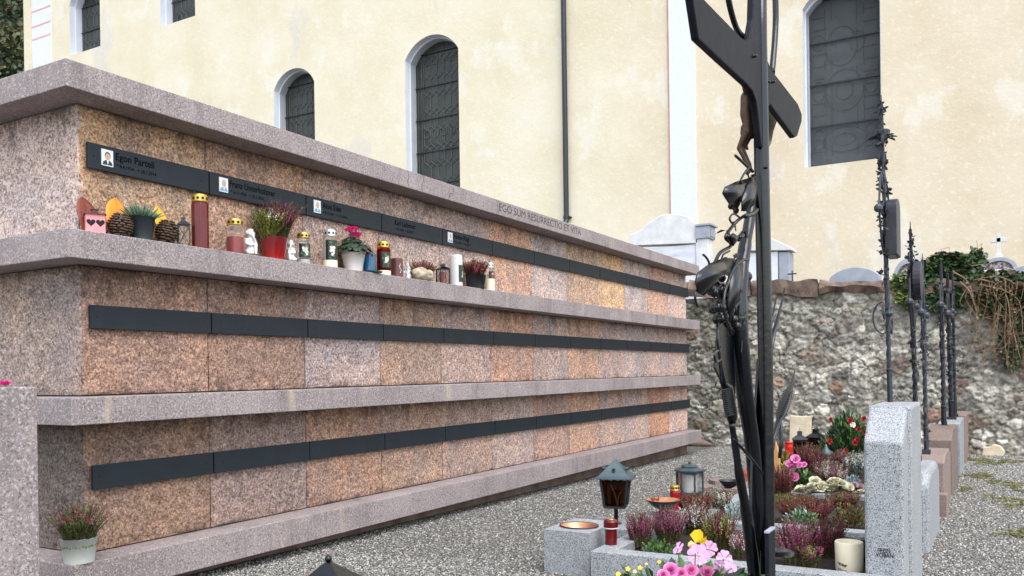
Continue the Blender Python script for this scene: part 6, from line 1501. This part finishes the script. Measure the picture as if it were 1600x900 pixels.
vine([(1590,440),(1582,500),(1590,545),(1598,570)],.007); vine([(1525,480),(1528,510),(1520,540)],.005); vine([(1560,450),(1592,470),(1598,520)],.007); vine([(1535,445),(1580,460),(1600,500)],.006); vine([(1512,448),(1500,470),(1506,480)],.005); vine([(1555,490),(1580,495),(1600,478)],.009)
for k in range(30):
    x=rs.uniform(1515,1610); y=rs.uniform(432,470); vine([(x,y),(x+rs.gauss(0,12),y+rs.uniform(15,40)),(x+rs.gauss(0,16),y+rs.uniform(50,90)),(x+rs.gauss(0,18),y+rs.uniform(80,130))],rs.uniform(.002,.005))
b.build('stem',M['vine_dry'],t); lf.build('leaves',[M['ivy_dry'],M['vine_dry']],t)
# ================================================================== LIGHT AND CAMERA
wd=bpy.data.worlds.new('World'); scene.world=wd; wd.use_nodes=True; nt=wd.node_tree; bg=nt.nodes['Background']
SUN_EL=R(60); SUN_AZ=R(122)     # bright overcast, brightest part of the sky behind the viewer's right shoulder
sky=nt.nodes.new('ShaderNodeTexSky'); sky.sky_type='NISHITA'; sky.sun_disc=False; sky.sun_elevation=SUN_EL; sky.sun_rotation=SUN_AZ; sky.air_density=1.2; sky.dust_density=1.6; sky.ozone_density=1.0
hs=nt.nodes.new('ShaderNodeHueSaturation'); hs.inputs['Saturation'].default_value=.42; L(nt,sky.outputs['Color'],hs.inputs['Color']); L(nt,hs.outputs['Color'],bg.inputs['Color']); bg.inputs['Strength'].default_value=.15
sl=bpy.data.lights.new('Sun','SUN'); sl.energy=.9; sl.angle=R(45); sl.color=(1,.985,.965); so=bpy.data.objects.new('Sun',sl); col.objects.link(so)
d=Vector((math.sin(SUN_AZ)*math.cos(SUN_EL),math.cos(SUN_AZ)*math.cos(SUN_EL),math.sin(SUN_EL)))
so.rotation_euler=(-d).to_track_quat('-Z','Y').to_euler(); so.location=d*30
cam=bpy.data.cameras.new('Camera'); co=bpy.data.objects.new('Camera',cam); col.objects.link(co); scene.camera=co
cam.sensor_fit='HORIZONTAL'; cam.sensor_width=36; cam.lens=F_PX/1600*36; cam.shift_y=(CY-450)/1600; cam.clip_start=.05; cam.clip_end=1000
co.matrix_world=Matrix((( CR.x,CU.x,-CF.x,0),(CR.y,CU.y,-CF.y,0),(CR.z,CU.z,-CF.z,0),(0,0,0,1)))
vs=scene.view_settings; vs.view_transform='Standard'; vs.look='None'; vs.gamma=1; vs.use_curve_mapping=False; vs.exposure=EXPOSURE
for o in list(bpy.data.objects):
    if o.name=='a' and o.type=='EMPTY': bpy.data.objects.remove(o)
GROUPS={'grave cross':'wrought iron crosses on the graves','gravestone':'gravestones standing in one row','candle':'candles left on the graves and the shelf','lantern':'grave lanterns','heather':'heather plants on the graves','pine cone':'pine cones on the shelf','figurine':'white cherub figures on the shelf','leaf':'dry leaves leaning on the wall','paving stone':'flat paving stones in the gravel','grave border':'stone borders of the graves','tombstone':'monuments beyond the rubble wall','potted plant':'potted plants on the urn wall','ivy':'ivy on the rubble wall'}
for o in bpy.data.objects:
    c=o.get('category')
    if o.parent is None and c in GROUPS and not o.get('group'): o['group']=GROUPS[c]
scene.render.resolution_x=1024; scene.render.resolution_y=576
